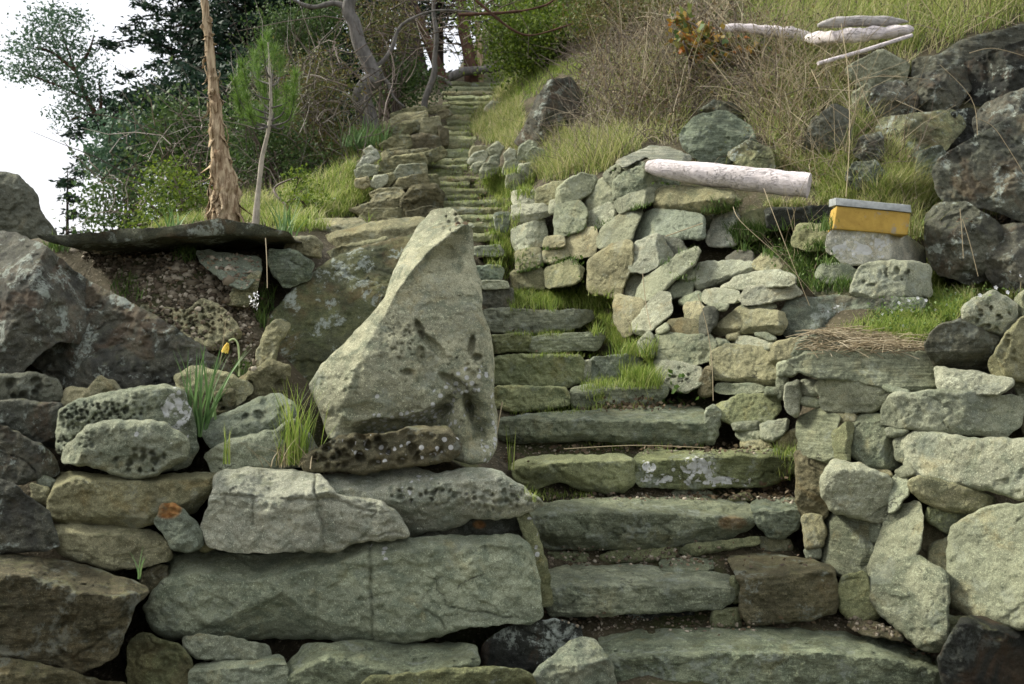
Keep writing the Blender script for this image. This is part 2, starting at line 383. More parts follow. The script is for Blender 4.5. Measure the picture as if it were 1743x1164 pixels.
    for (u0, v0, ru, rv, am, *kd) in lichen:
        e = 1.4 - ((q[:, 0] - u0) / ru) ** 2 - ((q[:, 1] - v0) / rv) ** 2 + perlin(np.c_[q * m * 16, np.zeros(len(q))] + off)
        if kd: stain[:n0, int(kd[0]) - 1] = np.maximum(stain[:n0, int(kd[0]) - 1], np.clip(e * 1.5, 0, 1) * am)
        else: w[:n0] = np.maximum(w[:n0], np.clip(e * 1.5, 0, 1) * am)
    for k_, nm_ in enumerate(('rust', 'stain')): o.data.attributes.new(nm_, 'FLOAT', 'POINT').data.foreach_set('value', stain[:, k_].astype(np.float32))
    at = o.data.attributes['lichen']
    at.data.foreach_set('value', w.astype(np.float32))
    
    if cat == 'step': o.color = tuple(x * 1.22 for x in o.color[:3]) + (1,)
    tag(o, label, cat, group); STONES.append(o); return o
def _nop(): pass
def parse(s): return [tuple(map(float, t.split(','))) for t in s.split()]
def stones(block, tab, group, dflt_name='wall_stone', cat='stone', T=.3):
    for ln in block.strip().splitlines():
        ln = ln.strip()
        if not ln or ln[0] == '#': continue
        f = [x.strip() for x in ln.split('|')]
        key, mat, opts, label, pts = f; pts = parse(pts); kw = {}
        name, ct = dflt_name, cat; gp = group; tt = T
        for kv in opts.split(';'):
            kv = kv.strip()
            if not kv: continue
            k, v = kv.split('=')
            if k == 'n': name = v
            elif k == 'c': ct = v
            elif k == 'T': tt = float(v)
            elif k in ('top', 'over'): kw[k] = parse(v.replace(':', ',').replace('/', ' '))
            elif k == 'blk': kw[k] = 1
            elif k in ('ridge',): kw[k] = [float(x) for x in v.split(':')]
            elif k in ('cut', 'lichen', 'pits'): kw[k] = [tuple(float(y) for y in x.split(':')) for x in v.split('/')]
            else: kw[k] = float(v)
        uc = np.array(pts).mean(0)
        if tab is not None: kw.setdefault('rough', .6); kw.setdefault('grow', 1.3)
        if 'Z' not in kw:
            kw['Z'] = wallZ(tab, uc[0], uc[1])
            e = 30; mm = kw['Z'] / F
            kw.setdefault('a', np.clip((wallZ(tab, uc[0] + e, uc[1]) - wallZ(tab, uc[0] - e, uc[1])) / (2 * e * mm), -1.0, 1.0))
            kw.setdefault('b', np.clip((wallZ(tab, uc[0], uc[1] + e) - wallZ(tab, uc[0], uc[1] - e)) / (2 * e * mm), -.5, .5))
        if 'onhill' in kw:
            kw.pop('onhill'); h_ = GROUND.ray_cast(Vector(EYE), Vector(ray(uc[0], uc[1] * .5 + max(p_[1] for p_ in pts) * .5)))[0]
            if h_ is not None: kw['Z'] = h_.y - .3
        if 'dz' in kw: kw['Z'] += kw.pop('dz')
        stone(name, label, ct, pts, col=KEY[key], mat=mat or 'plain', group=gp, T=tt, **kw)
# ------------------------------------------------------------------ data: outlines of the stones
LEFT = '''
d|dark|Z=3.85;T=.5|dark speckled boulder at the left edge, level with the flat brown block|-40,812 0,819 24,826 55,853 82,874 96,908 100,929 69,934 -40,940
d|dark|Z=4.1;T=.5|dark bare boulder at the left edge, above the speckled one|-40,722 0,727 38,744 69,758 95,785 100,805 70,814 30,822 -40,824
t||Z=4.05;T=.2|small brown stone wedged left of the flat-topped brown block|52,822 84,833 82,862 55,850
h||Z=4.1;T=.2|little grey stone perched left of the flat-topped brown block|65,816 75,811 97,818 89,835 67,830
u|plain|Z=4.0;T=.5;Rr=.03;top=78:832/130:818/250:822/330:815/370:812;tg=4;over=250:880/300:865/350:830|wide brown block with a flat top under the pitted grey boulders|103,808 135,806 250,812 330,808 370,806 352,838 330,872 300,882 262,888 236,896 180,896 120,889 78,880 90,845
t||Z=3.95;T=.5;top=88:905/135:908/205:912/285:925;tg=2;lichen=240:920:20:12:.3|long tan stone lying beneath the wide brown block|88,896 135,894 205,900 265,908 285,925 290,950 242,963 185,966 138,953 103,939 90,915
c||Z=3.9;T=.3;ridge=318:.2:.8:.3;lichen=288:868:22:15:1:1|small grey stone with a rust orange tip beside the long pale slab|275,862 292,860 309,868 330,885 343,910 343,928 317,937 297,932 275,902 263,886
u||Z=4.0;T=.15|tiny brown chip under the corner of the cracked pale slab|335,928 357,920 366,932 345,939
b|strata|Z=3.6;T=.8;Rr=.03;fac=.7;top=-40:985/20:978/60:985/130:1005/190:1020/232:1012;tg=3.2;ridge=205:0:1.0:-.15|large dark brown squared block at the lower left with a slanted top|-40,952 20,945 140,965 235,995 252,1005 228,1025 215,1060 195,1118 140,1143 90,1128 60,1120 -40,1108
b||Z=4.0;T=.25|brown stone tucked behind the dark squared block|237,980 255,968 283,962 285,982 258,1010 240,1002
b|strata|Z=3.55;T=.5|brown slab along the bottom left corner of the picture|-40,1118 40,1126 90,1140 150,1156 215,1166 215,1260 -40,1260
h||Z=3.95;T=.7;Rr=.05;fac=.5;a=-.05;top=288:985/340:975/430:990/560:960/640:940/760:930/900:925;tg=2.2;over=330:1075/480:1010/560:1062/700:1078/920:1058;lichen=650:940:20:14:.5;extra=1|massive long pale slab forming the lower wall left of the steps|293,940 340,935 430,945 560,930 640,922 760,915 880,912 900,930 915,985 921,1045 905,1058 850,1060 790,1065 720,1088 670,1092 560,1085 480,1083 400,1085 340,1083 285,1085 262,1070 247,1035 262,1010 290,980 288,955
q||Z=3.9;T=.6;Rr=.06;fac=.6;extra=2;top=360:850/400:835/470:850/560:838/650:862/690:890;tg=1.6;lichen=433:843:10:10:.4|cracked pale front slab below the standing stone, nearest the camera|368,806 420,800 500,803 545,812 562,832 570,845 650,855 680,880 697,912 600,920 570,937 500,935 440,937 395,935 355,925 345,900 358,860
q|pit|Z=4.02;T=.6;Rr=.05;fac=.5;top=500:830/620:835/745:825/850:815/920:850;tg=2.0;over=700:852/800:862/920:858;pits=850:850:90:28:13:.025:.9/720:840:70:22:12:.03:.8;lichen=720:835:30:25:.3/790:845:20:15:.3|pale pitted slab with an undercut edge reaching to the steps|480,815 560,812 612,808 665,797 712,800 745,808 800,800 850,806 890,830 925,858 880,873 852,880 800,880 780,895 720,905 690,912 640,905 575,850
d||Z=4.2;T=.4;lichen=815:893:10:7:.8:1|dark thin slab sandwiched under the pitted slab|640,912 700,900 800,885 860,872 888,878 905,905 880,914 760,920 650,926
o||Z=4.12;T=.25;a=.4;lichen=905:930:14:60:.6|narrow upright wedge with white spots between slab and steps|880,868 898,872 915,920 932,975 938,1028 925,1030 908,960 895,910
h||Z=3.85;T=.4;Rr=.03|small flat pointed slab under the massive long slab|313,1088 345,1080 400,1088 455,1101 460,1118 420,1122 340,1120 315,1105
o|rust|Z=3.8;T=.5|rough blocky stone at the bottom, right of the dark squared block|225,1090 245,1083 300,1098 322,1118 328,1164 328,1260 222,1260 220,1130
h||Z=3.75;T=.5;top=325:1142/480:1130;tg=3|low grey block below the small pointed slab|326,1132 420,1125 480,1118 487,1140 480,1260 326,1260
h|moss|Z=3.72;T=.5;top=480:1160/560:1120/700:1150/810:1125;tg=2.5|broad grey green slab at the bottom centre left|475,1145 520,1100 600,1093 700,1098 760,1098 810,1103 815,1130 780,1142 700,1162 640,1260 470,1260
o|moss|Z=3.6;T=.5|mossy slab cut off by the bottom edge below the broad one|620,1156 760,1142 860,1138 905,1150 925,1260 600,1260
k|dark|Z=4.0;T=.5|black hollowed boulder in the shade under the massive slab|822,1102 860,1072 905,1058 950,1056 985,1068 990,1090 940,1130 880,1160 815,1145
h||Z=3.62;T=.4;ridge=985:.4:.7|jagged grey boulder at the foot of the bottom step|925,1135 955,1105 985,1088 1010,1092 1040,1130 1055,1260 890,1260 900,1160
h|pit|Z=4.18;T=.6;Rr=.14;pits=165:705:75:22:9:.04:.95/118:760:26:44:8:.04:.9/240:690:60:20:9:.015:.6;lichen=300:710:26:50:.95|tall grey boulder honeycombed with holes at its upper left|98,740 105,700 130,685 200,668 270,658 310,665 325,700 335,760 320,790 280,800 230,810 180,800 100,770
h|pit|Z=4.0;T=.5;Rr=.12;pits=240:785:50:22:14:.05:.9/180:735:60:20:12:.012:.6/150:765:30:20:10:.02:.6;lichen=250:745:50:14:.4|rounded grey boulder leaning on the front of the honeycombed one|112,762 150,727 200,717 280,722 318,747 318,775 262,808 225,812 150,790 108,785
c||Z=4.2;T=.5;Rr=.08;top=350:735/420:722/500:700;tg=1.2;pits=440:700:60:24:22:.03:.7|blue grey ridged boulder left of the grass tuft|348,742 350,718 400,702 440,680 470,672 500,688 503,708 470,735 400,752 360,762
h||Z=4.15;T=.5;Rr=.07|low grey stone under the blue grey ridged boulder|350,775 400,748 470,735 500,716 525,740 545,775 530,792 430,797 365,805
t|rust|Z=4.5;T=.4;pits=440:650:60:40:30:.03:.6|lumpy brown rock beside the bent daffodil|380,662 420,640 460,615 492,625 484,662 440,690 398,692
t|rust|Z=4.4;T=.3;pits=370:690:40:30:20:.03:.6|small lumpy brown rock left of the grass tuft rocks|350,703 365,670 395,665 398,690 370,712
d|pit|Z=4.5;T=.5;pits=50:660:80:26:22:.04:.7|rough dark knobbly rock at the left edge under the cliff boulders|-40,640 30,640 60,636 98,648 112,680 60,694 -40,696
t||Z=4.45;T=.5;ridge=150:.5:.6|brown peaked rock between the dark cliff and honeycombed boulder|88,693 118,660 150,665 170,642 200,655 208,675 150,705 100,712
d|dark|Z=4.3;T=.5|dark low rock left of the honeycombed boulder|-40,690 30,682 100,690 108,712 95,762 40,742 -40,722
d|dark|Z=4.55;T=.8;Rr=.05;blk=1;a=-.1;ridge=70:.1:.5;b=-.3|huge dark grey cliff boulder at the left with lichen patches|-60,396 20,400 75,420 120,460 172,500 168,545 150,582 100,578 60,603 30,640 -60,650
d|dark|Z=4.7;T=.8;Rr=.05;blk=1;b=-.4;rough=1.4|long black boulder sloping down right from the cliff boulder|120,470 190,500 262,540 340,590 402,640 395,690 300,694 200,668 100,655 55,615 100,575 155,560
d||Z=7.4;T=.9;Rr=.3|distant dark dome of rock at the left edge against the sky|-60,300 -10,297 10,296 30,301 58,330 70,368 95,400 60,412 -60,412
t||Z=4.45;T=.5;Rr=.05;b=-.3|rust brown sloping stone behind the long daffodil leaves|300,640 330,625 395,640 430,660 400,690 350,705 310,700
t|pit|Z=5.05;T=.3;Rr=.03;b=-.6;pits=315:550:85:40:9:.04:1|flat brown plate riddled with holes lying in the dirt bank|240,522 275,527 320,532 345,510 370,520 402,552 410,572 370,592 330,587 290,567 255,542
c||Z=5.35;T=.2;b=-1.6|smooth grey slab sloping down the top of the dirt bank|335,428 440,442 442,462 415,492 385,478 345,445
t||Z=5.25;T=.2|brown leaning slab beside the white flowers in the dirt bank|385,515 400,490 440,462 437,490 418,520
c|strata|Z=5.35;T=.4;ridge=495:.5:.5|banded grey stone propping the right end of the ledge|457,443 461,426 496,428 533,446 527,470 485,488 468,470
t||Z=5.6;T=.4|tan stone with a split face behind the banded grey stone|487,408 530,402 547,416 544,438 520,432 485,424
o|mottle|Z=5.3;T=.6;Rr=.06;b=-.7;a=.1;rough=.7|large flat-faced mottled boulder sloping up behind the standing stone|435,612 460,542 510,482 560,447 620,422 700,402 745,395 760,500 700,640 600,700 500,700 440,655
t||Z=4.85;T=.3;ridge=470:.3:.5|smooth folded tan rim along the left side of the mottled boulder|436,655 438,600 455,560 475,545 492,552 470,590 462,630 460,665
b|pit|Z=4.05;T=.35;pits=640:765:120:30:22:.05:.95/560:775:50:26:15:.04:.9;lichen=680:760:100:24:.45|dark brown pitted rock at the foot of the standing stone|515,782 560,755 600,740 650,742 700,728 760,730 785,762 770,780 740,785 700,790 650,797 615,805 590,797 520,802
t||Z=6.9;T=.5;top=526:388/626:384;tg=2|flat pale topped block behind the ledge, in the grass|526,378 545,374 612,373 626,382 605,394 530,398
u||Z=6.6;T=.5;top=554:410/626:392/712:384;tg=2|long tan slab behind the head of the standing stone|550,404 626,382 712,371 735,375 715,405 626,414 560,424
u||Z=6.2;T=.3|thin brown stone under the long tan slab|555,432 592,416 640,410 660,405 645,420 571,442
t|strata|Z=9.3;T=.5|thin light slab closing the left stair wall at its near end|605,376 625,358 665,355 684,354 686,373 640,380
t|strata|Z=9.4;T=.4;top=598:352/684:335;tg=1|overhanging brown slab above the near end of the left stair wall|596,358 632,347 640,330 684,325 695,338 665,356 617,365
d||Z=9.8;T=.3|small dark round stone in the grass left of the stair wall|575,358 588,351 597,355 588,369 577,369
b|strata|Z=9.3;T=.6;ridge=715:.2:.5|dark shaded stone stack of the stair wall beside the steps|684,342 702,319 740,314 753,332 748,362 720,374 684,372
t|strata|Z=9.9;T=.4|flat light slab capping the dark shaded stack|672,318 678,304 725,298 729,312 700,318 675,326
q|strata|Z=10.2;T=.4|pale bulky stone above the light capping slab|664,306 680,284 722,280 728,296 700,304 672,312
t|strata|Z=10.8;T=.4|long arched stone across the top of the nearer left stair wall|645,281 673,267 720,262 726,277 690,282 672,292 648,292
q||Z=10.3;T=.4|leaning oblong stone at the outer left of the stair wall|607,284 622,265 640,254 645,268 620,284
q|strata|Z=10.0;T=.4|light wide stone below the leaning oblong one|603,292 622,281 645,282 640,296 608,303
q||Z=9.9;T=.4|egg shaped stone in the grass of the left stair wall|628,316 638,298 657,298 657,309 645,321
q||Z=10.6;T=.3|small round stone topping the outer left of the stair wall|619,256 630,248 638,255 626,263
t||Z=9.8;T=.3|low flat stone at the outer foot of the left stair wall|606,306 625,302 630,315 620,322 607,318
t|strata|Z=9.95;T=.4|flat stone filling the outer middle of the left stair wall|640,300 668,294 672,308 660,318 640,314
t|strata|Z=9.6;T=.4|long flat stone above the overhanging brown slab|630,330 650,320 684,322 688,332 640,342
u|strata|Z=10.4;T=.4|thin flat stone under the long arched stone|640,294 668,290 668,300 640,302
t|strata|Z=11.2;T=.4|wide flat slab bridging the far pile and the arched stone|650,262 690,258 728,254 735,266 690,270 652,274
u|strata|Z=11.0;T=.4|flat stone at the stair side above the nearer left wall|718,262 752,252 760,262 740,276 722,278
t|strata|Z=12.45;T=.4|thin flat stone between the layered slabs of the far pile|656,216 690,208 720,204 722,212 690,220 658,224
u|strata|Z=12.9;T=.4|topmost thin slab of the far stone pile|664,196 690,186 722,182 728,190 700,196 668,202
b|strata|Z=9.15;T=.5|dark flat slab beside the steps below the shaded stack|690,362 735,352 752,358 748,376 700,382
t|strata|Z=9.0;T=.4|low flat stone ending the left wall behind the standing stone|600,378 640,372 690,374 720,380 690,388 605,386
u|strata|Z=10.0;T=.4|flat stone next to the steps right of the light capping slab|728,300 742,296 748,314 732,320
t|strata|Z=12.6;T=.5;top=655:203/725:197;tg=1|thin layered slab topping the far stone pile left of the steps|653,209 684,194 725,191 730,201 690,208 658,217
t||Z=12.3;T=.5;ridge=722:.3:.6|bright blocky stone at the top right of the far stone pile|698,222 715,203 746,201 751,216 742,234 715,223
u|strata|Z=12.3;T=.5|long layered slab in the middle of the far stone pile|651,222 676,212 712,206 714,219 690,230 655,229
b||Z=12.0;T=.5|dark bulky stone under the far stone pile|692,236 715,229 747,234 751,256 725,269 697,266
t|strata|Z=11.9;T=.5|light stone at the lower left of the far stone pile|648,246 671,232 696,232 699,246 689,257 655,256
b||Z=12.2;T=.5|dark side stone of the far pile next to the steps|747,214 761,221 763,246 752,252
u|strata|Z=11.6;T=.4|small brown stone at the foot of the far pile|655,259 690,252 697,262 690,270 660,268
t|strata|Z=14.2;T=.3|flat stone at the left edge of the path above the far pile|716,186 738,180 765,178 760,186 735,192
b||Z=13.6;T=.3|brown stone beside the steps above the far pile|745,192 764,186 769,196 752,202
'''
STEPS = '''
h|moss|n=step_slab;c=step;Z=3.95;T=.8;Rr=.04;fac=.3;top=1040:1120/1250:1110/1400:1112/1500:1122/1600:1145;tg=3.6|broad lichen covered bottom step slab|1020,1085 1100,1075 1250,1070 1400,1072 1470,1075 1560,1105 1620,1145 1640,1260 1050,1260 1045,1130
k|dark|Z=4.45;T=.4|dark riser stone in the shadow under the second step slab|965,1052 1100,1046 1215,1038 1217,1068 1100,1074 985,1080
m||Z=4.3;T=.3|little square block under the right end of the second step slab|1213,1040 1258,1036 1263,1068 1215,1071
h|moss|n=step_slab;c=step;Z=4.3;T=.55;Rr=.03;fac=.3;top=930:998/1060:996/1160:1000/1245:1002;tg=3.8|second step slab from the bottom, long and olive|930,974 970,964 1060,966 1180,966 1245,983 1249,1022 1225,1035 1150,1038 1100,1040 1020,1046 938,1046 930,1010
m||n=step_slab;c=step;Z=4.32;T=.5|narrow end piece between the second step slab and the round block|1244,980 1262,985 1263,1020 1249,1027
b|moss|n=step_block;c=step;Z=4.25;T=.6;Rr=.08;fac=.3;top=1240:985/1300:982/1400:972/1424:976;tg=4|rounded dark purple grey block with a pale top at the right of the second step|1240,948 1310,943 1380,955 1420,968 1424,1040 1380,1052 1275,1062 1262,1040 1262,992
m||Z=4.75;T=.3|low stone at the left under the third step slab|925,940 1000,942 997,965 925,964
o||Z=4.75;T=.3|thin layered stone in the middle under the third step slab|1022,947 1050,935 1110,932 1160,930 1155,948 1100,956 1030,957
o||Z=4.7;T=.25|flat pale chip under the right part of the third step slab|1158,938 1170,930 1290,915 1292,926 1200,941 1170,946
h|moss|Z=4.6;T=.3;b=-2|flat stone lying on the tread behind the second step slab|1122,957 1160,950 1212,952 1216,970 1130,972
h|moss|n=step_slab;c=step;Z=4.68;T=.5;Rr=.05;fac=.3;top=895:876/985:872/1120:876/1230:880/1288:882;tg=3.8;over=895:905/1000:915/1110:915/1180:905/1250:890;lichen=1245:890:24:12:.45:1|third step slab with a rounded greenish edge|893,865 985,852 1100,850 1200,848 1265,855 1290,872 1280,895 1230,915 1180,922 1110,930 1030,933 930,932 915,915 900,890
c|moss|n=step_block;c=step;Z=4.7;T=.5;Rr=.04;top=1280:872/1362:870;tg=4|blue grey block closing the right end of the third step|1280,858 1300,848 1350,848 1363,870 1356,900 1330,915 1310,912 1288,890
t||Z=4.75;T=.3|small rounded stone under the blue grey step block|1293,915 1345,918 1348,935 1310,942 1295,930
o|plain|lichen=900:800:30:14:.5:2;n=step_slab;c=step;Z=5.03;T=.5;Rr=.03;fac=.4;top=872:796/960:786/1070:784;tg=3.5;over=880:812/950:802/1035:828/1075:825|left block of the fourth step, olive tan with a chipped lower edge|872,792 900,780 1000,777 1060,775 1075,785 1078,820 1065,832 1035,837 990,830 950,817 920,827 900,832 880,817
o|moss|n=step_slab;c=step;Z=5.05;T=.5;Rr=.03;fac=.3;top=1080:788/1200:778/1350:776;tg=3.5;lichen=1105:796:16:10:1/1120:815:34:8:1/1185:802:36:22:1/1225:818:40:8:1/1272:820:8:8:1/1320:795:26:22:.7:2|right block of the fourth step with white lichen patches|1080,780 1100,768 1200,769 1330,767 1352,775 1350,800 1320,822 1270,826 1160,829 1090,826 1080,810
h||Z=5.1;T=.2|left one of two small stones under the white lichen patches|1143,838 1160,832 1172,832 1172,842 1150,846
h||Z=5.1;T=.2|right one of two small stones under the white lichen patches|1174,832 1200,832 1215,840 1205,845 1174,842
o||Z=5.0;T=.2|flat chip on the tread near the blue grey step block|1240,846 1275,838 1281,850 1245,855
b||Z=5.2;T=.2|thin dark stone under the left block of the fourth step|920,838 960,832 1020,840 1060,838 1050,848 930,850
h|moss|n=step_slab;c=step;Z=5.4;T=.5;Rr=.03;fac=.3;top=852:716/900:714/1000:714/1100:718/1195:720;tg=3.8;over=870:742/1000:738/1190:752|long fifth step slab with a pale worn top|852,714 900,708 1000,702 1120,695 1190,694 1201,705 1198,755 1160,757 1080,752 1000,746 930,748 870,750 852,747
h||n=step_block;c=step;Z=5.42;T=.3|upright narrow stone at the right end of the fifth step|1201,695 1215,690 1226,700 1222,740 1215,756 1200,757
b||Z=5.5;T=.2|low mossy stone under the left end of the fifth step|875,756 950,752 956,764 900,772
o||n=step_slab;c=step;Z=5.75;T=.45;Rr=.04;fac=.4|left block of the sixth step beside the standing stone|838,665 850,658 960,661 970,675 968,688 930,695 870,699 845,692
h|moss|n=step_slab;c=step;Z=5.75;T=.45;Rr=.04;fac=.4;top=972:668/1040:662/1133:658;tg=4|right block of the sixth step with grass in front|972,664 1000,656 1120,650 1135,656 1136,670 1120,685 1000,696 975,691
m||n=step_slab;c=step;Z=6.1;T=.45;Rr=.02;fac=.3|flat dark left slab of the seventh step|842,612 860,606 985,606 991,612 990,645 970,655 950,657 860,652 842,650
p||n=step_block;c=step;Z=6.1;T=.3|pale narrow spacer in the middle of the seventh step|992,615 1005,613 1004,650 993,651
c||n=step_slab;c=step;Z=6.1;T=.45;Rr=.03|grey right slab of the seventh step half hidden by grass|1006,612 1080,603 1091,612 1088,640 1050,652 1006,651
o|moss|n=step_slab;c=step;Z=6.45;T=.45;Rr=.03|left block of the eighth step, next to the standing stone|836,571 900,569 905,575 905,596 840,599
h|strata|n=step_slab;c=step;Z=6.45;T=.45;Rr=.02|thin layered right slab of the eighth step|905,577 930,571 1020,567 1028,575 1018,592 930,599 905,597
h|moss|n=step_slab;c=step;Z=6.8;T=.45;Rr=.03|wide ninth step slab below the grassy patch|822,530 860,526 900,530 1005,529 1010,540 985,556 950,566 880,567 830,562
d||n=step_slab;c=step;Z=7.15;T=.4;Rr=.02|square dark riser block of the tenth step|820,490 870,490 873,520 865,527 822,527
p||n=step_slab;c=step;Z=7.1;T=.35;Rr=.02|thin light cap on the square dark riser block|818,478 862,479 867,490 820,491
c||n=step_slab;c=step;Z=7.5;T=.4;Rr=.03|grey eleventh step slab just right of the standing stone|806,455 850,452 857,460 852,476 812,476
h||n=step_slab;c=step;Z=7.9;T=.4;Rr=.03|pale twelfth step slab near the corner of the right wall|805,421 850,417 857,430 850,436 808,434
h||Z=7.95;T=.3|light squarish stone at the stair edge under the upper wall corner|842,364 866,362 868,380 860,395 845,392
'''
UPPER = '''
p||Rr=.04|pale blunt corner stone at the far top left of the upper right wall|874,328 895,325 913,326 914,347 880,349 873,340
u||Rr=.04|tan stone second from the far top corner of the upper right wall|915,322 940,314 960,311 953,336 932,345 915,348
p||Rr=.03;over=874:368/937:360|long pale stone overhanging below the far top corner stones|874,351 934,349 937,363 915,371 888,380 874,370
p||T=.2|small upright wedge at the end of the long pale overhanging stone|937,343 946,341 945,362 936,363
g||Rr=.06|rounded grey top stone left of the leaning one in the upper right wall|951,322 965,310 992,297 1013,303 1003,328 980,341 951,348
g||Rr=.06|broad grey stone in the second course under the rounded top stone|951,350 985,344 997,360 992,388 970,395 948,402 946,370
p||Rr=.05;ridge=897:.2:.6|pale peaked stone in the far corner, third course|874,392 895,384 923,374 928,395 922,415 895,419 882,427 873,410
g||Rr=.05;dz=-.05|leaning oblong grey stone rising to the pitted cap stone|1005,330 1020,312 1045,297 1053,308 1048,338 1020,352 996,361 992,348
p||Rr=.05|pale rounded stone under the leaning oblong one|1000,366 1020,355 1041,343 1048,348 1044,368 1015,388 1000,388
g|pit|Rr=.05;dz=.1;pits=1070:290:40:14:9:.04:.9|pitted grey cap stone under the thin white slab|1030,300 1045,287 1062,277 1095,280 1098,297 1065,305 1048,320
w|strata|n=stone_slab;c=slab;Z=7.3;Rr=.02;b=-3;T=.15|thin bluish white slab lying on the upper wall beside the large log|1050,276 1080,262 1110,250 1140,255 1174,268 1170,275 1130,274 1100,264 1062,281
g||Rr=.04;ridge=1094:.5:.9;dz=-.1|upper half of a split grey stone with a sharp vertical corner|1046,312 1065,295 1095,284 1125,296 1152,312 1145,322 1120,322 1095,317 1070,331 1048,339
g||Rr=.04;ridge=1096:.4:.9;dz=-.1|lower half of the split grey stone with a sharp vertical corner|1049,344 1070,333 1095,319 1118,324 1120,336 1095,347 1075,353 1055,361
u||Rr=.12;dz=-.1;over=1120:350/1170:345/1260:335;ridge=1210:.05:.5|smooth sausage shaped stone directly below the large pale log|1116,340 1123,323 1145,319 1190,322 1245,327 1262,340 1235,357 1195,363 1155,359 1116,352
c||Rr=.06;ridge=1115:.5:.35;dz=-.1|long grey stone with one pale end under the sausage shaped stone|1071,400 1085,378 1108,360 1150,361 1195,369 1197,405 1140,404 1115,398 1075,409
g||Rr=.05|grey speckled stone left of the long stone with one pale end|1018,412 1032,385 1065,362 1090,358 1078,385 1070,408 1038,420 1020,418
p||Rr=.03;ridge=1119:.4:1.3;dz=-.2;fac=1.2|bright faceted stone jutting out at the bend of the right wall|1072,448 1083,415 1118,401 1135,424 1142,434 1110,455 1098,461 1075,460
d||dz=.1|dark stone in shadow right of the bright faceted stone|1121,402 1160,410 1168,428 1140,440
t||T=.25|short tan stone in the weedy middle of the upper right wall|929,405 958,401 960,418 925,421
t||Rr=.04|reddish tan block above the weeds in the middle of the upper wall|965,400 1010,390 1018,405 1008,432 985,437 965,430
t||Rr=.04|tan wedge stone left of the weeds in the upper wall|925,428 960,419 970,430 940,447 925,444
u||Rr=.04|weed covered stone in the far corner above the grass|880,430 918,424 922,445 880,461
u||Rr=.04|low mossy stone in the far corner down in the grass|872,464 920,456 928,480 925,490 873,488
u||Rr=.04|squarish tan block above the grass in the upper wall|930,460 975,444 993,458 985,478 932,489
t||Rr=.06;fac=.4;dz=-.05|tall smooth tan slab standing above the grass patch|1006,445 1040,420 1072,412 1074,445 1060,480 1050,504 1005,494
p||T=.25|small upright grey block left of the long diagonal stone|1068,465 1092,465 1088,508 1065,506
t||Rr=.04;ridge=1078:.2:.6;fac=.5|tall tan end stone standing in the grass at the wall bend|1052,505 1085,512 1095,515 1082,562 1062,572 1047,545 1048,520
g||Rr=.05;dz=-.1;ridge=1130:.1:.2|long diagonal grey stone rising towards the yellow box|1085,505 1100,475 1125,460 1160,435 1188,425 1182,445 1145,475 1120,500 1095,512
w||Rr=.04;ridge=1246:.3:1|white pointed stone standing among weeds in the upper wall|1206,410 1222,362 1246,354 1258,378 1250,415 1212,418
o||Rr=.05|greenish grey stone right of the white pointed stone|1252,390 1275,364 1304,355 1308,385 1290,405 1262,402
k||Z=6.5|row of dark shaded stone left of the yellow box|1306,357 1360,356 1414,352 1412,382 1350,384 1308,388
o||dz=0|mossy squared stone left of the box stone|1350,413 1360,384 1414,384 1412,417 1376,426
w||Rr=.05;lichen=1450:425:35:14:1/1502:410:18:28:1/1440:400:40:12:.9;Z=6.0;ridge=1515:.02:1.2;dz=-.15|white crusted stone directly under the yellow box|1411,430 1413,400 1425,391 1510,391 1545,405 1570,425 1572,446 1518,438 1470,448 1440,447 1415,425
p|pit|Rr=.06;dz=-.1;pits=1530:465:30:12:12:.04:.9/1490:475:30:14:14:.03:.7;ridge=1545:.02:.7|pale pitted stone two below the yellow box|1450,499 1458,470 1470,452 1552,446 1580,455 1583,502 1525,503 1483,506
g||Rr=.05|small ridged grey stone left of the pale pitted stone|1390,468 1400,451 1442,453 1459,465 1449,480 1407,481
u||Rr=.04|low tan brown stone under the small ridged grey stone|1388,484 1442,485 1450,499 1435,508 1390,502
t||T=.2|tan chip among the weeds above the layered stones|1278,452 1300,434 1320,440 1330,455 1300,462
d||T=.25|dark little stone between the weeds and the layered stones|1236,440 1255,428 1280,430 1278,446 1250,448
'''
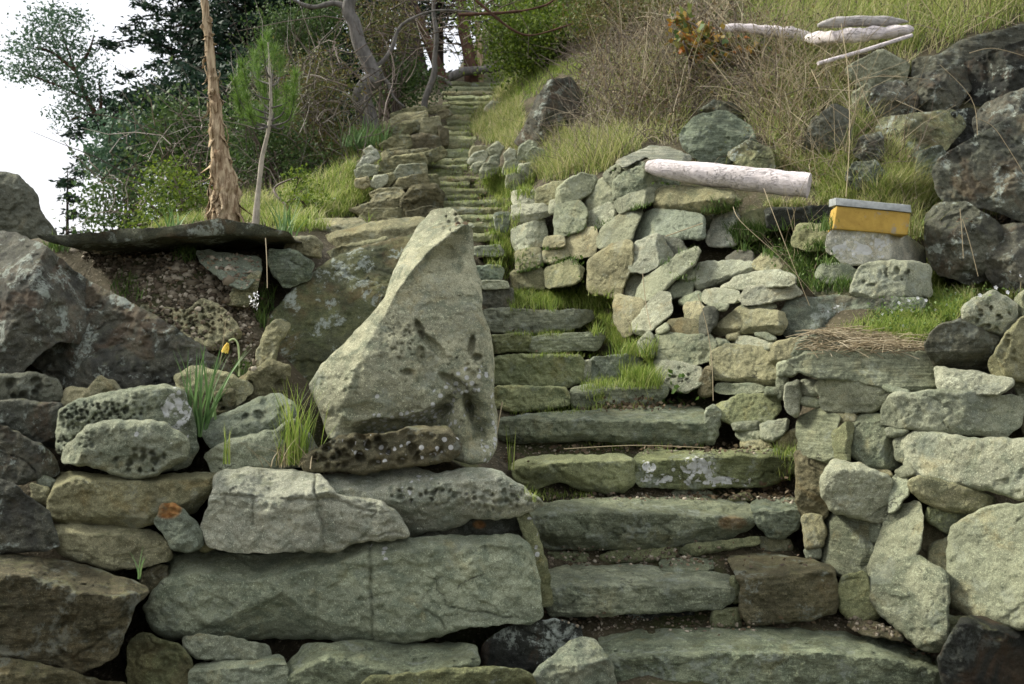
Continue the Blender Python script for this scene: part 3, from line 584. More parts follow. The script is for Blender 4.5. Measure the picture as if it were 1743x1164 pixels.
LOWER = '''
p||Rr=.05;dz=-.05|grey upright oval stone at the left end of the lower right wall|1080,552 1096,530 1125,500 1138,503 1140,530 1120,550 1096,569 1081,563
g||T=.25|crumbly grey stone under the long diagonal stone|1138,492 1163,475 1178,480 1176,500 1143,506
g||T=.2|tiny stone above the crumbly grey one|1158,468 1180,458 1181,473 1165,477
p||Rr=.06;dz=-.1;over=1188:485/1240:468/1283:455|pale anvil shaped stone on the lower right wall|1181,475 1190,450 1215,447 1250,448 1283,449 1275,462 1235,475 1210,486 1188,493
p||Rr=.05;dz=-.05|long pale lens shaped stone right of the anvil shaped one|1225,490 1255,472 1290,463 1325,461 1352,471 1352,483 1305,489 1262,491
p||T=.25;Rr=.03|flat pale slip under the anvil shaped stone|1198,495 1225,493 1255,496 1259,512 1230,517 1199,514
p||Rr=.04;dz=-.05|pale slab with a raised right end under the lens shaped stone|1259,509 1270,491 1320,487 1350,483 1364,500 1310,513 1265,516
g||T=.2|small grey triangle stone left of the flat pale slip|1158,512 1190,497 1197,512 1185,518 1158,517
t||T=.25|small tan block above the brown wall stone|1166,518 1190,517 1201,530 1195,543 1170,544
b||T=.3;Rr=.03|brown flat-bottomed wall stone above the cool grey block|1138,549 1165,545 1192,549 1190,573 1140,569 1134,557
d||T=.3;ridge=1205:.3:.6|dark upright stone beside the brown wall stone|1200,524 1222,525 1215,550 1202,569 1190,571 1194,543
g||T=.2|tiny grey wedge left of the brown wall stone|1117,564 1134,551 1138,562 1122,567
g||T=.2|thin bluish chip above the dark upright stone|1205,518 1240,519 1234,528 1212,525
t||Rr=.04;dz=-.05;over=1230:556/1330:553|broad pale tan rock like a roof over the thin chips|1215,563 1240,540 1260,523 1275,533 1300,530 1333,535 1337,548 1328,567 1285,563 1235,567
g||T=.2|pale slip stone resting on the broad roof like rock|1263,518 1310,516 1322,522 1290,532 1270,530
c|dark|Rr=.05;fac=.3;lichen=1430:530:20:8:.7;T=.5|long dark grey stone behind the straw and white flowers|1332,532 1342,514 1400,508 1490,508 1575,512 1565,535 1500,552 1440,560 1400,568 1340,571 1330,555
g||Rr=.06;ridge=1190:.02:.4|cool grey rounded block in the middle of the lower right wall|1111,577 1128,568 1165,573 1205,572 1213,585 1208,610 1172,622 1140,614 1115,611
p|pit|Rr=.06;pits=1155:640:28:18:9:.02:.6|pale pock-marked block below the cool grey rounded one|1117,616 1155,618 1190,629 1193,650 1170,666 1145,662 1122,642
g||T=.3|narrow grass grown end stone left of the cool grey rounded block|1088,583 1105,565 1112,573 1110,605 1092,602
t||Rr=.04;fac=.6;over=1216:640/1321:645|large squared tan stone in the lower right wall|1216,598 1235,590 1278,592 1312,600 1323,615 1321,655 1285,650 1250,645 1216,642 1213,615
b||T=.25|reddish brown upright sliver left of the squared tan stone|1192,650 1203,626 1211,626 1212,672 1192,673
p||T=.3;Rr=.02|flat pale slip on top of the squared tan stone|1243,579 1265,573 1318,583 1316,593 1280,591
g||T=.2|small grey chip at the left of the flat pale slip|1218,577 1235,580 1245,589 1222,588
t||T=.2|tiny tan pebble above the flat pale slip|1237,571 1258,568 1255,576 1240,577
g||T=.2|thin grey chip under the roof like rock|1283,568 1305,568 1322,577 1308,579
t||Rr=.04|rough brown stone where the straw ledge begins|1310,610 1320,585 1350,577 1372,580 1352,606 1322,617
g||T=.2|small pale stone right below the rough brown one|1325,619 1342,616 1360,626 1352,638 1325,639
g||T=.2|narrow standing chip at the inner corner of the pillar|1323,642 1338,641 1340,675 1326,679
g||T=.3;Rr=.02|thin slab squeezed below the squared tan stone|1216,663 1222,654 1290,656 1303,663 1280,670 1235,669
g||T=.2|small grey knob right of the thin squeezed slab|1304,660 1322,662 1325,670 1303,672
o||Rr=.04;fac=.5|olive flat stone above the small chips at the wall foot|1222,690 1262,675 1322,671 1327,695 1312,714 1280,718 1245,719 1220,706
g||T=.25|flat oval chip below the olive flat stone|1246,722 1290,718 1294,730 1250,732
g||T=.25|small rounded chip second from the ground at the wall foot|1252,738 1270,733 1295,736 1296,747 1265,752
g||T=.25|angular grey stone at the wall foot near the pillar|1296,723 1340,716 1338,730 1315,749 1296,746
t||T=.25|brownish stone at the foot of the pillar corner|1322,747 1352,733 1362,737 1362,768 1325,762
t||T=.25|tan lump on the ground between step and wall foot|1262,752 1300,750 1315,760 1290,768 1262,766
'''
PILLAR = '''
p|strata|n=cap_slab;c=slab;Z=4.62;T=.6;Rr=.05;fac=.4;strat=1;b=-.7|wide layered cap slab with the straw lying on it|1340,615 1373,604 1455,601 1575,602 1592,618 1592,658 1563,663 1520,659 1475,650 1430,641 1388,638 1355,627
g||Z=4.85;T=.4|rounded pale stone left under the straw|1348,605 1360,582 1395,568 1430,578 1450,600 1375,606
p||dz=0;Rr=.05;T=.4|smooth cream flat stone under the banded dark stone|1592,625 1635,633 1720,648 1722,655 1695,669 1600,665
g||Rr=.06|bulky grey stone under the left part of the layered cap slab|1391,657 1400,646 1430,647 1487,659 1519,671 1505,685 1487,697 1446,700 1402,694
g||T=.2|thin dark flake under the right part of the layered cap slab|1493,656 1513,658 1548,667 1534,672
h||Rr=.05;fac=.5;ridge=1637:.1:.3;dz=-.05|long blue grey block with a vertical seam in its face|1502,700 1516,675 1592,667 1639,671 1732,677 1741,690 1732,724 1703,742 1650,735 1592,732 1504,719
p||Rr=.07;fac=.3;dz=-.08;b=-.2|largest smooth pale slab running off the right edge|1539,747 1557,737 1680,750 1790,752 1790,850 1743,845 1709,838 1636,823 1569,811 1548,802 1539,776
g||Rr=.08;ridge=1508:.2:.8;top=1450:720/1510:715;tg=1|dished grey stone with a ridge left of the largest pale slab|1447,735 1455,718 1475,705 1500,708 1506,735 1522,742 1541,788 1516,797 1475,792 1452,773
o||Rr=.04;ridge=1440:.3:1|small angular stone left of the dished grey stone|1417,738 1443,719 1451,725 1445,748 1443,785 1428,789
g|strata|Rr=.05;dz=-.02;|rough leaning slab at the corner of the pillar|1361,715 1395,700 1428,708 1417,740 1427,785 1410,786 1366,770 1362,740
p||T=.3;Rr=.03|tall bright edge stone at the top left of the pillar|1341,654 1358,648 1361,670 1356,710 1343,703 1337,685
p||T=.25|bright block beside the tall edge stone of the pillar|1362,651 1395,648 1391,672 1362,669
p||T=.25|flat bright slip below the bright block of the pillar|1360,675 1394,680 1397,693 1362,688
t||T=.2|little knob under the right end of the bulky grey stone|1437,705 1457,706 1455,718 1442,716
t||T=.2|little knob under the left end of the bulky grey stone|1424,703 1436,706 1440,717 1428,715
g||T=.2|narrow stone between the dished stone and the largest slab|1523,748 1538,745 1540,786 1526,780
g||T=.2|thin chip over the narrow stone by the largest slab|1508,730 1548,732 1535,741 1512,742
b||Z=4.66;Rr=.05;a=-.6;T=.4|rough brown stone low on the stair side of the pillar|1357,772 1368,773 1412,788 1398,815 1402,845 1408,872 1395,882 1366,878 1358,850
t||T=.3|tan stone at the bottom of the pillar beside the steps|1368,880 1398,878 1403,905 1397,930 1371,932
g||T=.2|chip at the very foot of the pillar beside the steps|1370,935 1395,932 1398,949 1375,950
p||Rr=.09;dz=-.1;fac=.6;top=1417:800/1463:800;tg=1|big rounded pale stone at mid height of the pillar|1400,812 1417,788 1463,793 1516,814 1514,840 1510,875 1500,888 1464,878 1417,869 1402,840
g||T=.2|grey shim on top of the big rounded pale stone|1445,789 1475,793 1484,800 1468,806
t||T=.2|tan shim right of the grey shim|1487,800 1513,803 1519,810 1493,809
g||T=.3;Rr=.03|pointed grey wedge right of the big rounded pale stone|1525,811 1545,817 1546,838 1528,866 1513,874 1513,850
g||T=.2|dark topped shim under the corner of the largest slab|1524,802 1545,794 1558,805 1534,812
t||Rr=.08;dz=-.05|long tan stone tapering under the largest pale slab|1547,823 1563,812 1650,832 1690,848 1682,867 1659,874 1607,864 1563,844
g||Rr=.09;dz=-.1;ridge=1545:.12:.15;b=-.35;|great diagonal stone standing at the foot of the right wall|1510,891 1531,864 1562,855 1567,877 1562,929 1555,946 1593,967 1607,977 1612,1018 1610,1094 1600,1108 1572,1104 1545,1080 1504,1046 1483,1018 1481,963 1500,925
o||T=.3|small slanted block above the gap of the diagonal stone|1583,864 1651,874 1634,882 1617,908 1576,882
b||T=.25;dz=.08|brown stone filling the gap beside the diagonal stone|1567,880 1615,911 1588,935 1592,965 1560,945
t||T=.3|small pinkish stone in the gap left of the biggest right stone|1583,932 1618,914 1618,970 1596,971 1583,956
g||Rr=.1;dz=-.12;fac=.5;b=-.2|biggest round cornered stone at the lower right edge|1624,898 1665,874 1703,862 1800,858 1800,1078 1720,1063 1658,1049 1617,1025 1612,987 1617,936
g|strata|Rr=.05;ridge=1465:.2:.6;|rough faceted block left of the great diagonal stone|1400,925 1404,881 1455,877 1490,885 1500,915 1496,935 1483,973 1435,979 1421,970 1398,955
g||T=.2|small upright chip between the rough block and diagonal stone|1480,891 1498,889 1497,922 1483,922
o||Rr=.07;dz=-.03|egg shaped olive stone at the foot of the pillar|1430,1005 1438,984 1469,977 1483,1011 1495,1045 1476,1057 1455,1058 1435,1040
b||Z=4.15;T=.2;b=-1.5|flat brown stone on the bottom step at the wall foot|1442,1061 1486,1060 1540,1080 1534,1088 1480,1079
k|rust|Z=3.75;T=.6;Rr=.04;ridge=1640:.3:.15;top=1640:1062/1690:1075/1790:1095;tg=2|dark rust edged block in the bottom right corner|1601,1121 1617,1094 1638,1053 1675,1056 1800,1080 1800,1260 1640,1260 1603,1150
o||Z=4.0;T=.2|small stone left of the dark corner block|1611,1050 1637,1053 1626,1073 1611,1093
p|pit|Z=4.45;T=.4;Rr=.12;pits=1690:540:34:24:13:.03:.8|pitted pale boulder on top of the wall at the right|1641,527 1655,513 1692,499 1727,520 1723,547 1706,568 1668,558 1644,541
d|strata|Z=4.45;T=.5;Rr=.12;over=1580:600/1700:600|rounded dark stone with pale bands under the pitted boulder|1576,592 1593,561 1634,544 1658,554 1706,578 1698,608 1689,632 1641,633 1593,620
u||Z=4.3;T=.5;Rr=.07;pits=1730:590:26:34:16:.015:.5|brown cornered boulder cut by the right edge|1687,620 1710,575 1743,541 1800,528 1800,655 1743,645 1693,635
g||Z=4.4;T=.4|flat stone at the right edge under the brown cornered boulder|1720,650 1743,648 1800,650 1800,684 1743,680
g||Z=4.55;T=.3|grey stone behind the pitted boulder at the right edge|1730,510 1745,495 1800,490 1800,545 1735,540
b||Z=4.5;T=.3|brown stone at the right edge between two long slabs|1735,690 1800,690 1800,745 1745,742
'''
BANK = '''
d|dark|Z=7.4;T=.8;blk=1|dark broken outcrop between the layered ledge and the slanting stick|1470,205 1490,150 1530,140 1560,165 1550,205 1500,225
c|dark|Z=7.2;T=.7;blk=1|cracked grey outcrop left of the lichen spotted boulder|1540,300 1560,262 1600,250 1615,275 1600,320 1560,330
d|strata|Z=8.2;T=.7;blk=1|small dark outcrop among the stalks above the wide pale outcrop|1190,190 1215,172 1250,178 1262,198 1225,212
c|dark|Z=7.2;T=.6;blk=1|grey rock low in the grass behind the yellow box|1440,300 1455,278 1490,275 1510,300 1490,322 1450,320
d|dark|Z=7.6;T=.6;blk=1|dark rock in the weeds right of the blue grey rock|1455,262 1465,235 1500,228 1505,262 1480,278
k|dark|Z=6.9;T=.8;blk=1|dark hollowed rock under the faceted grey one|1560,205 1600,195 1655,188 1662,225 1610,255 1570,240
d|dark|Z=5.9;T=1.2;Rr=.06;blk=1;fac=.6;b=-.3;|huge lichen spotted boulder at the right edge of the bank|1590,290 1605,268 1655,240 1700,215 1743,195 1830,180 1830,400 1743,376 1715,362 1680,352 1620,347 1598,330
d|dark|Z=6.15;T=.9;Rr=.06;blk=1|smooth dark boulder leaning over the lichen spotted one|1660,205 1675,180 1710,165 1760,150 1830,140 1830,220 1743,210 1700,232 1665,245
d|dark|Z=5.75;T=.9;Rr=.06;blk=1;a=-.1|dark boulder right of the yellow box, nearest the white flowers|1576,369 1600,348 1648,348 1700,384 1715,470 1650,482 1600,465 1580,440
d|dark|Z=5.65;T=.9;Rr=.05;blk=1;b=-.2|flat grey boulder at the right edge below the lichen spotted one|1665,392 1720,385 1830,384 1830,520 1743,500 1690,482 1668,440
k|dark|Z=7.0;T=1;blk=1|black shaded cliff rock at the upper right|1640,112 1680,92 1743,72 1830,60 1830,170 1743,158 1690,172 1655,182 1632,160
d|strata|Z=6.9;T=.8;b=-.6;strat=1|long layered rock ledge above the black cliff rock|1555,104 1600,96 1640,70 1743,45 1830,35 1830,72 1700,94 1640,112 1600,126 1555,130
d|dark|Z=6.9;T=.8;blk=1;ridge=1590:.4:.4|faceted grey rock left of the black cliff rock|1535,145 1560,132 1605,120 1645,116 1650,150 1635,172 1620,190 1560,196 1530,172
o|dark|Z=6.8;T=.8;blk=1;b=-.3|broad rough outcrop behind the tall dry stalk|1500,205 1560,196 1625,190 1642,212 1600,262 1560,282 1500,292 1488,240
d||Z=6.9;T=.6;blk=1|blue grey rounded rock in the middle of the dry thicket|1370,252 1385,205 1420,180 1442,190 1448,235 1420,250 1390,264 1370,264
g||Z=7.1;T=.5;ridge=1475:.4:.5|small pale angular rock above the blue grey rounded one|1452,160 1478,143 1492,168 1482,192 1455,188
g||Z=7.6;T=.5|angular rock below the thin driftwood stick|1440,118 1500,86 1545,110 1540,135 1505,152 1462,146
c|strata|Z=7.9;T=.8;blk=1;b=-.5|wide pale outcrop in the grass above the large log|1160,228 1185,200 1230,190 1275,215 1288,250 1270,282 1200,277 1165,252
o|dark|Z=7.7;T=.6;b=-.5|low grey outcrop right of the wide pale outcrop|1240,262 1275,240 1310,255 1318,285 1270,292
d|dark|Z=10.2;T=.7;blk=1;ridge=925:.9:.4:-.25|dark pointed boulder in the grass with a bright left edge|878,242 898,215 912,175 935,140 970,135 985,160 982,205 955,225 930,238 900,252
p||Z=9.4;T=.3|round bright stone at the left of the short far wall piece|858,262 868,254 878,258 878,272 868,276 860,272
g||Z=9.35;T=.3|tilted stone on top of the short far wall piece|882,270 884,252 900,240 912,244 908,260 895,272
g||Z=9.3;T=.3|dark squared stone at the right of the short far wall piece|895,262 908,252 926,256 926,275 900,280
g||Z=9.2;T=.3|lower left stone of the short far wall piece|856,294 860,276 878,272 884,282 876,292 862,298
p||Z=9.1;T=.3|big pale bottom stone of the short far wall piece|882,300 886,282 905,278 918,292 918,318 895,322 884,312
g||Z=9.0;T=.3|small bottom stone left in the short far wall piece|860,312 864,298 880,296 884,312 878,322 864,320
t||Z=10.4;T=.3|leftmost reddish stone of the farther low wall beside the steps|798,262 803,250 826,248 830,258 815,262 800,268
p||Z=10.3;T=.3|long pale stone of the farther low wall beside the steps|797,276 808,262 822,258 832,262 824,274 802,282
g||Z=10.3;T=.3|upright peaked stone of the farther low wall|830,256 846,242 855,250 848,266 836,266
g||Z=10.2;T=.3|squat stone at the right of the farther low wall|830,278 836,266 848,264 850,278 838,282
p|strata|Z=10.0;T=.3|bright rounded stone at the bottom of the farther low wall|818,290 826,280 845,278 846,290 834,300 820,302
g||Z=10.1;T=.3|shaded bottom stone of the farther low wall|800,288 805,280 824,276 818,290 808,294
p||Z=13.5;T=.3|pale tilted flat stone in the grass right of the upper steps|824,184 838,172 846,174 842,184 828,192
'''
STEPTAB = [(398, 806, 852, 8.3), (381, 800, 842, 8.7), (368, 785, 843, 9.0), (354, 775, 869, 9.3), (343, 753, 864, 9.6), (333, 752, 808, 9.9),
 (322, 743, 842, 10.2), (311, 742, 800, 10.5), (302, 728, 818, 10.8), (291, 727, 776, 11.1), (282, 727, 794, 11.4), (271, 727, 795, 11.7),
 (256, 747, 800, 12.1), (245, 762, 803, 12.5), (235, 763, 804, 12.9), (225, 763, 803, 13.3), (216, 762, 803, 13.7), (207, 764, 803, 14.1), (198, 762, 803, 14.5),
 (190, 768, 805, 14.9), (182, 766, 808, 15.4), (174, 764, 838, 16.0), (165, 757, 842, 16.7), (157, 752, 846, 17.4), (149, 760, 850, 18.1), (141, 768, 855, 18.8)]
# ------------------------------------------------------------------ terrain: hillside height field through measured ground points
stair_h = []
KS = [(1090, 1040, 1600, 4.0), (988, 930, 1425, 4.35), (872, 895, 1362, 4.7), (778, 872, 1352, 5.05), (705, 852, 1226, 5.4), (658, 838, 1135, 5.75), (608, 842, 1091, 6.1),
      (570, 836, 1050, 6.45), (530, 822, 1040, 6.8), (482, 818, 1000, 7.15), (455, 806, 880, 7.5), (420, 805, 868, 7.9)] + [(v, a, b, z) for v, a, b, z in STEPTAB]
CTRL = []
def ctrl(l, dz=0.0):
    for u, v, z in l:
        p = P(u, v, z); CTRL.append((p[0], p[1], p[2] + dz))
for i, (v, ua, ub, z) in enumerate(KS):
    back = (.26 if z < 9 else .12); drop = .10 if z < 9 else .05
    for u in np.linspace(ua + 6, ub - 6, 3):
        p = P(u, v, z); CTRL.append((p[0], p[1] + back, p[2] - drop))
ctrl([(1385,960,5.0),(1470,1060,4.75),(1640,1120,4.45),(1850,1150,4.35),(2300,1200,4.3)])
ctrl([(1340,740,5.6),(1230,735,5.7),(1120,650,6.25),(1085,595,6.5),(1055,555,6.9)])
ctrl([(1390,610,5.15),(1480,606,5.05),(1580,604,5.0),(1700,600,4.95),(1850,600,4.95),(2300,600,4.95),(1420,575,5.3),(1560,560,5.3),(1640,560,5.2)])
ctrl([(1200,490,6.8),(1300,500,6.35),(1400,508,6.0),(1480,512,5.95),(1570,514,5.9),(1640,505,5.8),(1743,500,5.7),(1900,500,5.7),(2300,480,5.7)])
ctrl([(1150,470,7.0),(1080,490,7.25),(1000,490,7.6),(930,500,7.9),(875,490,8.0)])
ctrl([(880,345,8.45),(960,325,8.2),(1010,320,8.0),(1060,305,7.6),(1130,300,7.5),(1200,325,7.4),(1300,350,7.1),(1360,375,6.8),(1420,388,6.5),(1500,392,6.45),(1560,400,6.4),(1590,470,6.3)])
ctrl([(1650,400,6.9),(1750,380,7.0),(1900,360,6.8),(1100,262,8.0),(1300,280,7.6),(1500,300,7.2),(930,285,9.0),(900,300,9.2),(1000,240,9.4),(1150,210,9.3),(1300,200,8.7),(1500,200,8.3),(1700,190,8.2),(1900,150,8.0)])
ctrl([(1230,78,10.2),(1400,78,9.6),(1550,80,9.3),(1740,50,9.2),(1000,140,11.2),(1100,70,12),(870,250,11),(850,200,13.2),(860,165,15.2),(960,90,14.5),(1000,-50,17),(1300,-60,12.8),(1600,-60,11.4),(2000,-60,11),(2400,0,9),(1000,-250,25)])
ctrl([(700,385,7.3),(620,385,7.3),(530,385,7.1),(480,405,6.4),(300,405,6.3),(100,412,6.3),(-200,420,6.3),(-600,430,6.3),(720,420,6.9),(770,440,7.2),(785,420,7.8),(770,400,8.3),(740,385,9.0)])
ctrl([(100,415,8),(-100,430,9),(100,440,12),(-300,450,10),(230,400,10),(350,380,9.5),(480,372,9.2),(590,370,9.6),(600,330,10.2),(590,290,10.8),(640,262,12),(700,285,11.4),(720,340,10.2),(640,200,13.4),(700,190,14),
      (200,410,15),(350,370,14),(450,345,13),(540,310,12.4),(560,260,14),(640,205,15),(740,168,16.5),(600,210,20),(720,140,18.5),(740,122,20),(840,118,20),(920,110,20),(300,370,20),(100,440,20),(-300,470,20)])
ctrl([(60,418,5.9),(200,430,5.7),(300,440,5.6),(430,440,5.7),(250,500,5.35),(330,560,5.2),(420,520,5.3),(440,600,5.05),(350,630,5.0),(490,640,5.0),(0,640,5.3),(0,420,5.9),(-300,600,5.2),(-600,600,5.2),(150,680,4.9),(350,730,4.7),
      (500,750,4.55),(640,770,4.7),(760,790,4.75),(840,790,4.9),(600,640,5.6),(700,600,5.9),(620,450,6.4),(700,420,6.6),(780,600,5.9),(800,540,6.5)])
ctrl([(100,812,4.6),(350,812,4.55),(550,815,4.5),(700,815,4.5),(860,825,4.6),(-300,800,4.6)])
ctrl([(0,1100,4.35),(300,1150,4.2),(600,1150,4.25),(860,1120,4.45),(-300,1100,4.3),(-900,1100,4.3)])
for x in (-9, -5, -2, 0, 2, 5, 9): CTRL += [(x, 3.3, .12), (x, 1, .05), (x, -6, 0)]
CTRL += [(-3, 25, 6.2), (3, 25, 6.6), (0, 40, 5.5), (20, 45, 14), (-12, 14, 2.2), (-14, 25, .5), (-9, 20, 3.2), (-30, 40, -6), (-10, 6, 1.8), (-14, 4, -1), (12, 12, 6.5), (16, 20, 11), (14, 5, 3.0), (14, 0, 1.5),
         (-60, 0, -9), (-60, 60, -9), (0, 90, -2), (60, 80, 18), (60, 20, 14), (60, -20, 4), (0, -40, -3), (-60, -60, -9), (70, -70, 0)]
for x, y in ((-900, -900), (-900, 0), (-900, 900), (0, 1200), (0, -900), (900, 900), (900, 0), (900, -900), (-200, 200), (-150, -150), (150, -150), (200, 200)): CTRL.append((x, y, -9))
cp = np.array(CTRL)
_, keep = np.unique(np.round(cp[:, :2], 3), axis=0, return_index=True); cp = cp[keep]
ov, _, of, ovi, _, _ = geometry.delaunay_2d_cdt([Vector((x, y)) for x, y in cp[:, :2]], [], [], 0, 1e-6)
hz_ = [cp[s[0], 2] if s else 0 for s in ovi]
TIN = BVHTree.FromPolygons([Vector((v.x, v.y, hz_[i])) for i, v in enumerate(ov)], of)
def lines(): 
    xs = list(np.arange(-8, 9.001, .07)); st = .07
    r = []; x = 9.0
    while x < 900: st *= 1.22; x += st; r.append(x)
    l = []; x = -8.0; st = .07
    while x > -900: st *= 1.22; x -= st; l.append(x)
    ys = list(np.arange(3.2, 12, .07)) + list(np.arange(12, 22, .14)); st = .14; y = ys[-1]; f = []
    while y < 900: st *= 1.2; y += st; f.append(y)
    b = []; y = 3.2; st = .07
    while y > -900: st *= 1.3; y -= st; b.append(y)
    return np.array(l[::-1] + xs + r), np.array(b[::-1] + ys + f)
GX, GY = lines()
gx, gy = np.meshgrid(GX, GY, indexing='xy')
H = np.zeros(gx.shape)
for j in range(gx.shape[0]):
    for i in range(gx.shape[1]):
        h = TIN.ray_cast(Vector((gx[j, i], gy[j, i], 100)), Vector((0, 0, -1)))
        H[j, i] = h[0].z if h[0] is not None else -9
for _ in range(2):      # soften the facets of the triangulation
    K = H.copy(); K[1:-1, 1:-1] = (H[1:-1, 1:-1] * 4 + H[:-2, 1:-1] + H[2:, 1:-1] + H[1:-1, :-2] + H[1:-1, 2:]) / 8; H = K
pp = np.stack([gx.ravel(), gy.ravel(), np.zeros(gx.size)], 1)
nearw = np.clip((25 - np.abs(pp[:, 1])) / 10, 0, 1)
H = H + ((fbm(pp * 1.3, 4) * .10 + fbm(pp * 6, 3) * .035) * nearw).reshape(H.shape)
gv = np.stack([gx.ravel(), gy.ravel(), H.ravel()], 1); nx, ny = len(GX), len(GY)
ii = (np.arange(ny - 1)[:, None] * nx + np.arange(nx - 1)[None]).ravel()
gf = np.stack([ii, ii + 1, ii + 1 + nx, ii + nx], 1)
s = NT('soil'); n1 = s.noise(1.1, 7, .65); n2 = s.noise(9, 6, .7); n3 = s.noise(60, 4, .7)
c = s.mix(s.ramp(n1, .4, .6), (.045, .038, .022), (.075, .064, .034)); c = s.mix(s.ramp(n2, .45, .65, 0, .8), c, (.10, .082, .048))
c = s.mix(s.ramp(s.noise(2.3, 5, .6), .5, .62, 0, .7), c, (.06, .075, .022)); c = s.mix(s.ramp(n3, .56, .64), c, (.20, .17, .12))
soil = s.done(c, s.bump(n3, .8, .012, s.bump(n2, .9, .04)))
ground = mesh_obj('ground', gv, gf, soil); tag(ground, kind='structure')
ground['label'] = 'brown soil of the hillside under stones and grass'
GROUND = BVHTree.FromPolygons([tuple(x) for x in gv.tolist()], gf.tolist())
def gh(x, y):
    h = GROUND.ray_cast(Vector((x, y, 200)), Vector((0, 0, -1))); return h[0].z if h[0] is not None else 0
# ------------------------------------------------------------------ the stones themselves
def big_slab(q, m, off):      # a vertical crack and softly bellied face
    x = q[:, 0]; c = np.exp(-((x - 632 - (q[:, 1] - 1000) * .03 - 3 * perlin(np.c_[q / 22, np.zeros(len(q))])) / 2.6) ** 2) * .02
    c2 = np.exp(-((x - 538 - 6 * perlin(np.c_[q / 30, np.ones(len(q))])) / 3) ** 2) * .008
    return c + c2
def front_slab(q, m, off):    # a break that steps the right piece back, and a fine crack
    u, v = q[:, 0], q[:, 1]; w = perlin(np.c_[q / 18, np.zeros(len(q))] + off) * 7
    x = np.interp(v, [840, 870, 900, 935], [535, 540, 552, 548]) + w; d = np.clip((u - x) / 3, 0, 1) * .028 * np.clip((v - 838) / 10, 0, 1)
    y = np.interp(u, [360, 430, 500, 560, 640], [842, 846, 852, 848, 872]) + w; d += np.clip((v - y) / 4, -1, 0) * -.0 + np.exp(-((v - y) / 2.4) ** 2) * .014
    d += np.exp(-((u - 431 - w) / 2.0) ** 2) * .014 * np.clip((v - 842) / 5, 0, 1) * np.clip((900 - v) / 10, 0, 1)
    return d + np.exp(-((u - x) / 2.2) ** 2) * .03
_stone = stone
def stone(*a, **k):
    if k.get('extra') == 1.0: k['extra'] = big_slab
    if k.get('extra') == 2.0: k['extra'] = front_slab
    return _stone(*a, **k)
stones(LEFT, None, 'stones left of the steps')
stones(STEPS, None, 'stones of the stairway')
stones(UPPER, MIDW, 'stones of the upper right wall', T=.35)
stones(LOWER, MIDW, 'stones of the lower right wall', T=.35)
stones(PILLAR, NEAR, 'stones of the near right wall', T=.4)
BANK = '\n'.join(l.replace('Z=', 'onhill=1;Z=', 1) if any(w in l for w in ('outcrop', 'thicket', 'small pale angular', 'driftwood stick', 'pointed boulder', 'broken outcrop', 'cracked grey', 'low in the grass', 'in the weeds', 'hollowed rock', 'black cliff', 'black shaded', 'tilted flat')) else l for l in BANK.splitlines())
stones(BANK, None, 'rocks of the right bank')
rs = np.random.RandomState(3)
order = 'thirteenth fourteenth fifteenth sixteenth seventeenth eighteenth nineteenth twentieth twenty-first twenty-second twenty-third twenty-fourth twenty-fifth twenty-sixth twenty-seventh twenty-eighth twenty-ninth thirtieth thirty-first thirty-second thirty-third thirty-fourth thirty-fifth thirty-sixth thirty-seventh thirty-eighth'.split()
for k, (v, a, b, z) in enumerate(STEPTAB):
    nv = STEPTAB[k - 1][0] if k else 412
    a += rs.uniform(-9, 4); b += rs.uniform(-5, 10); h = (nv - v) * rs.uniform(.7, .95); n = 7; top = [(u, v + rs.uniform(-2, 1.6)) for u in np.linspace(a, b, n)]; bot = [(u, v + h + rs.uniform(-1.8, 1.8)) for u in np.linspace(b, a, n)]
    stone('step_slab', 'thin weathered slab of the %s step counted from the bottom' % order[k], 'step', top + bot, z, col=KEY['momum'[k % 5]], mat=('plain', 'moss')[k % 2], T=.5, Rr=.02, fac=.3, jag=.7,
          top=[(a, v + h * .3), (b, v + h * .3)], tg=1.5, group='stones of the stairway')
# the leaning pointed stone
def standing(q, m, off):
    u, v = q[:, 0], q[:, 1]; d = np.zeros(len(q)); w = perlin(np.c_[q / 26, np.zeros(len(q))] + off) * 7
    # bright bevel on the upper left: everything left of this line turns away to the left
    lx = np.interp(v, [350, 366, 380, 400, 430, 460, 490, 520, 560, 600, 680, 760], [815, 812, 796, 765, 728, 703, 680, 662, 640, 615, 585, 570]) + w * .5
    sl = np.interp(v, [350, 500, 560, 700], [1.5, 1.5, .9, .7]); d += np.clip(lx - u, 0, 1e9) * m * sl
    d += .10 * (1 - np.exp(-np.clip(u - lx, 0, 200) / 28)) * np.clip((540 - v) / 90, 0, 1)
    # shade hollow under the crest
    hx = (u - np.interp(v, [365, 400, 450, 480], [790, 765, 725, 705])); e = np.clip(1 - (hx - 26) ** 2 / 30 ** 2, 0, 1) * np.clip(1 - abs(v - 420) / 60, 0, 1); d += e * .035
    # right flank turns back
    rx = np.interp(v, [380, 450, 560, 640, 790], [795, 800, 815, 815, 820]); d += np.clip(u - rx, 0, 1e9) * m * 1.2
    # overhang at the lower left: recess beneath the belly
    by = np.interp(u, [520, 575, 600, 640, 690, 740, 780], [705, 700, 722, 712, 708, 690, 660]) + w
    e = np.clip((v - by) / 30, 0, 1) ** .7 * np.clip((u - 570) / 40, 0, 1) * np.clip((790 - u) / 40, 0, 1); d += e * .11
    d -= np.exp(-((u - 640) / 90) ** 2 - ((v - 640) / 75) ** 2) * .08
    d -= np.exp(-((u - 772) / 22) ** 2 - ((v - 730) / 50) ** 2) * .05
    cx = np.interp(v, [640, 690, 740, 790], [790, 803, 815, 812]); d += np.exp(-((u - cx + w) / 13) ** 2) * np.clip((v - 665) / 25, 0, 1) * np.clip((770 - v) / 20, 0, 1) * .09
    return d
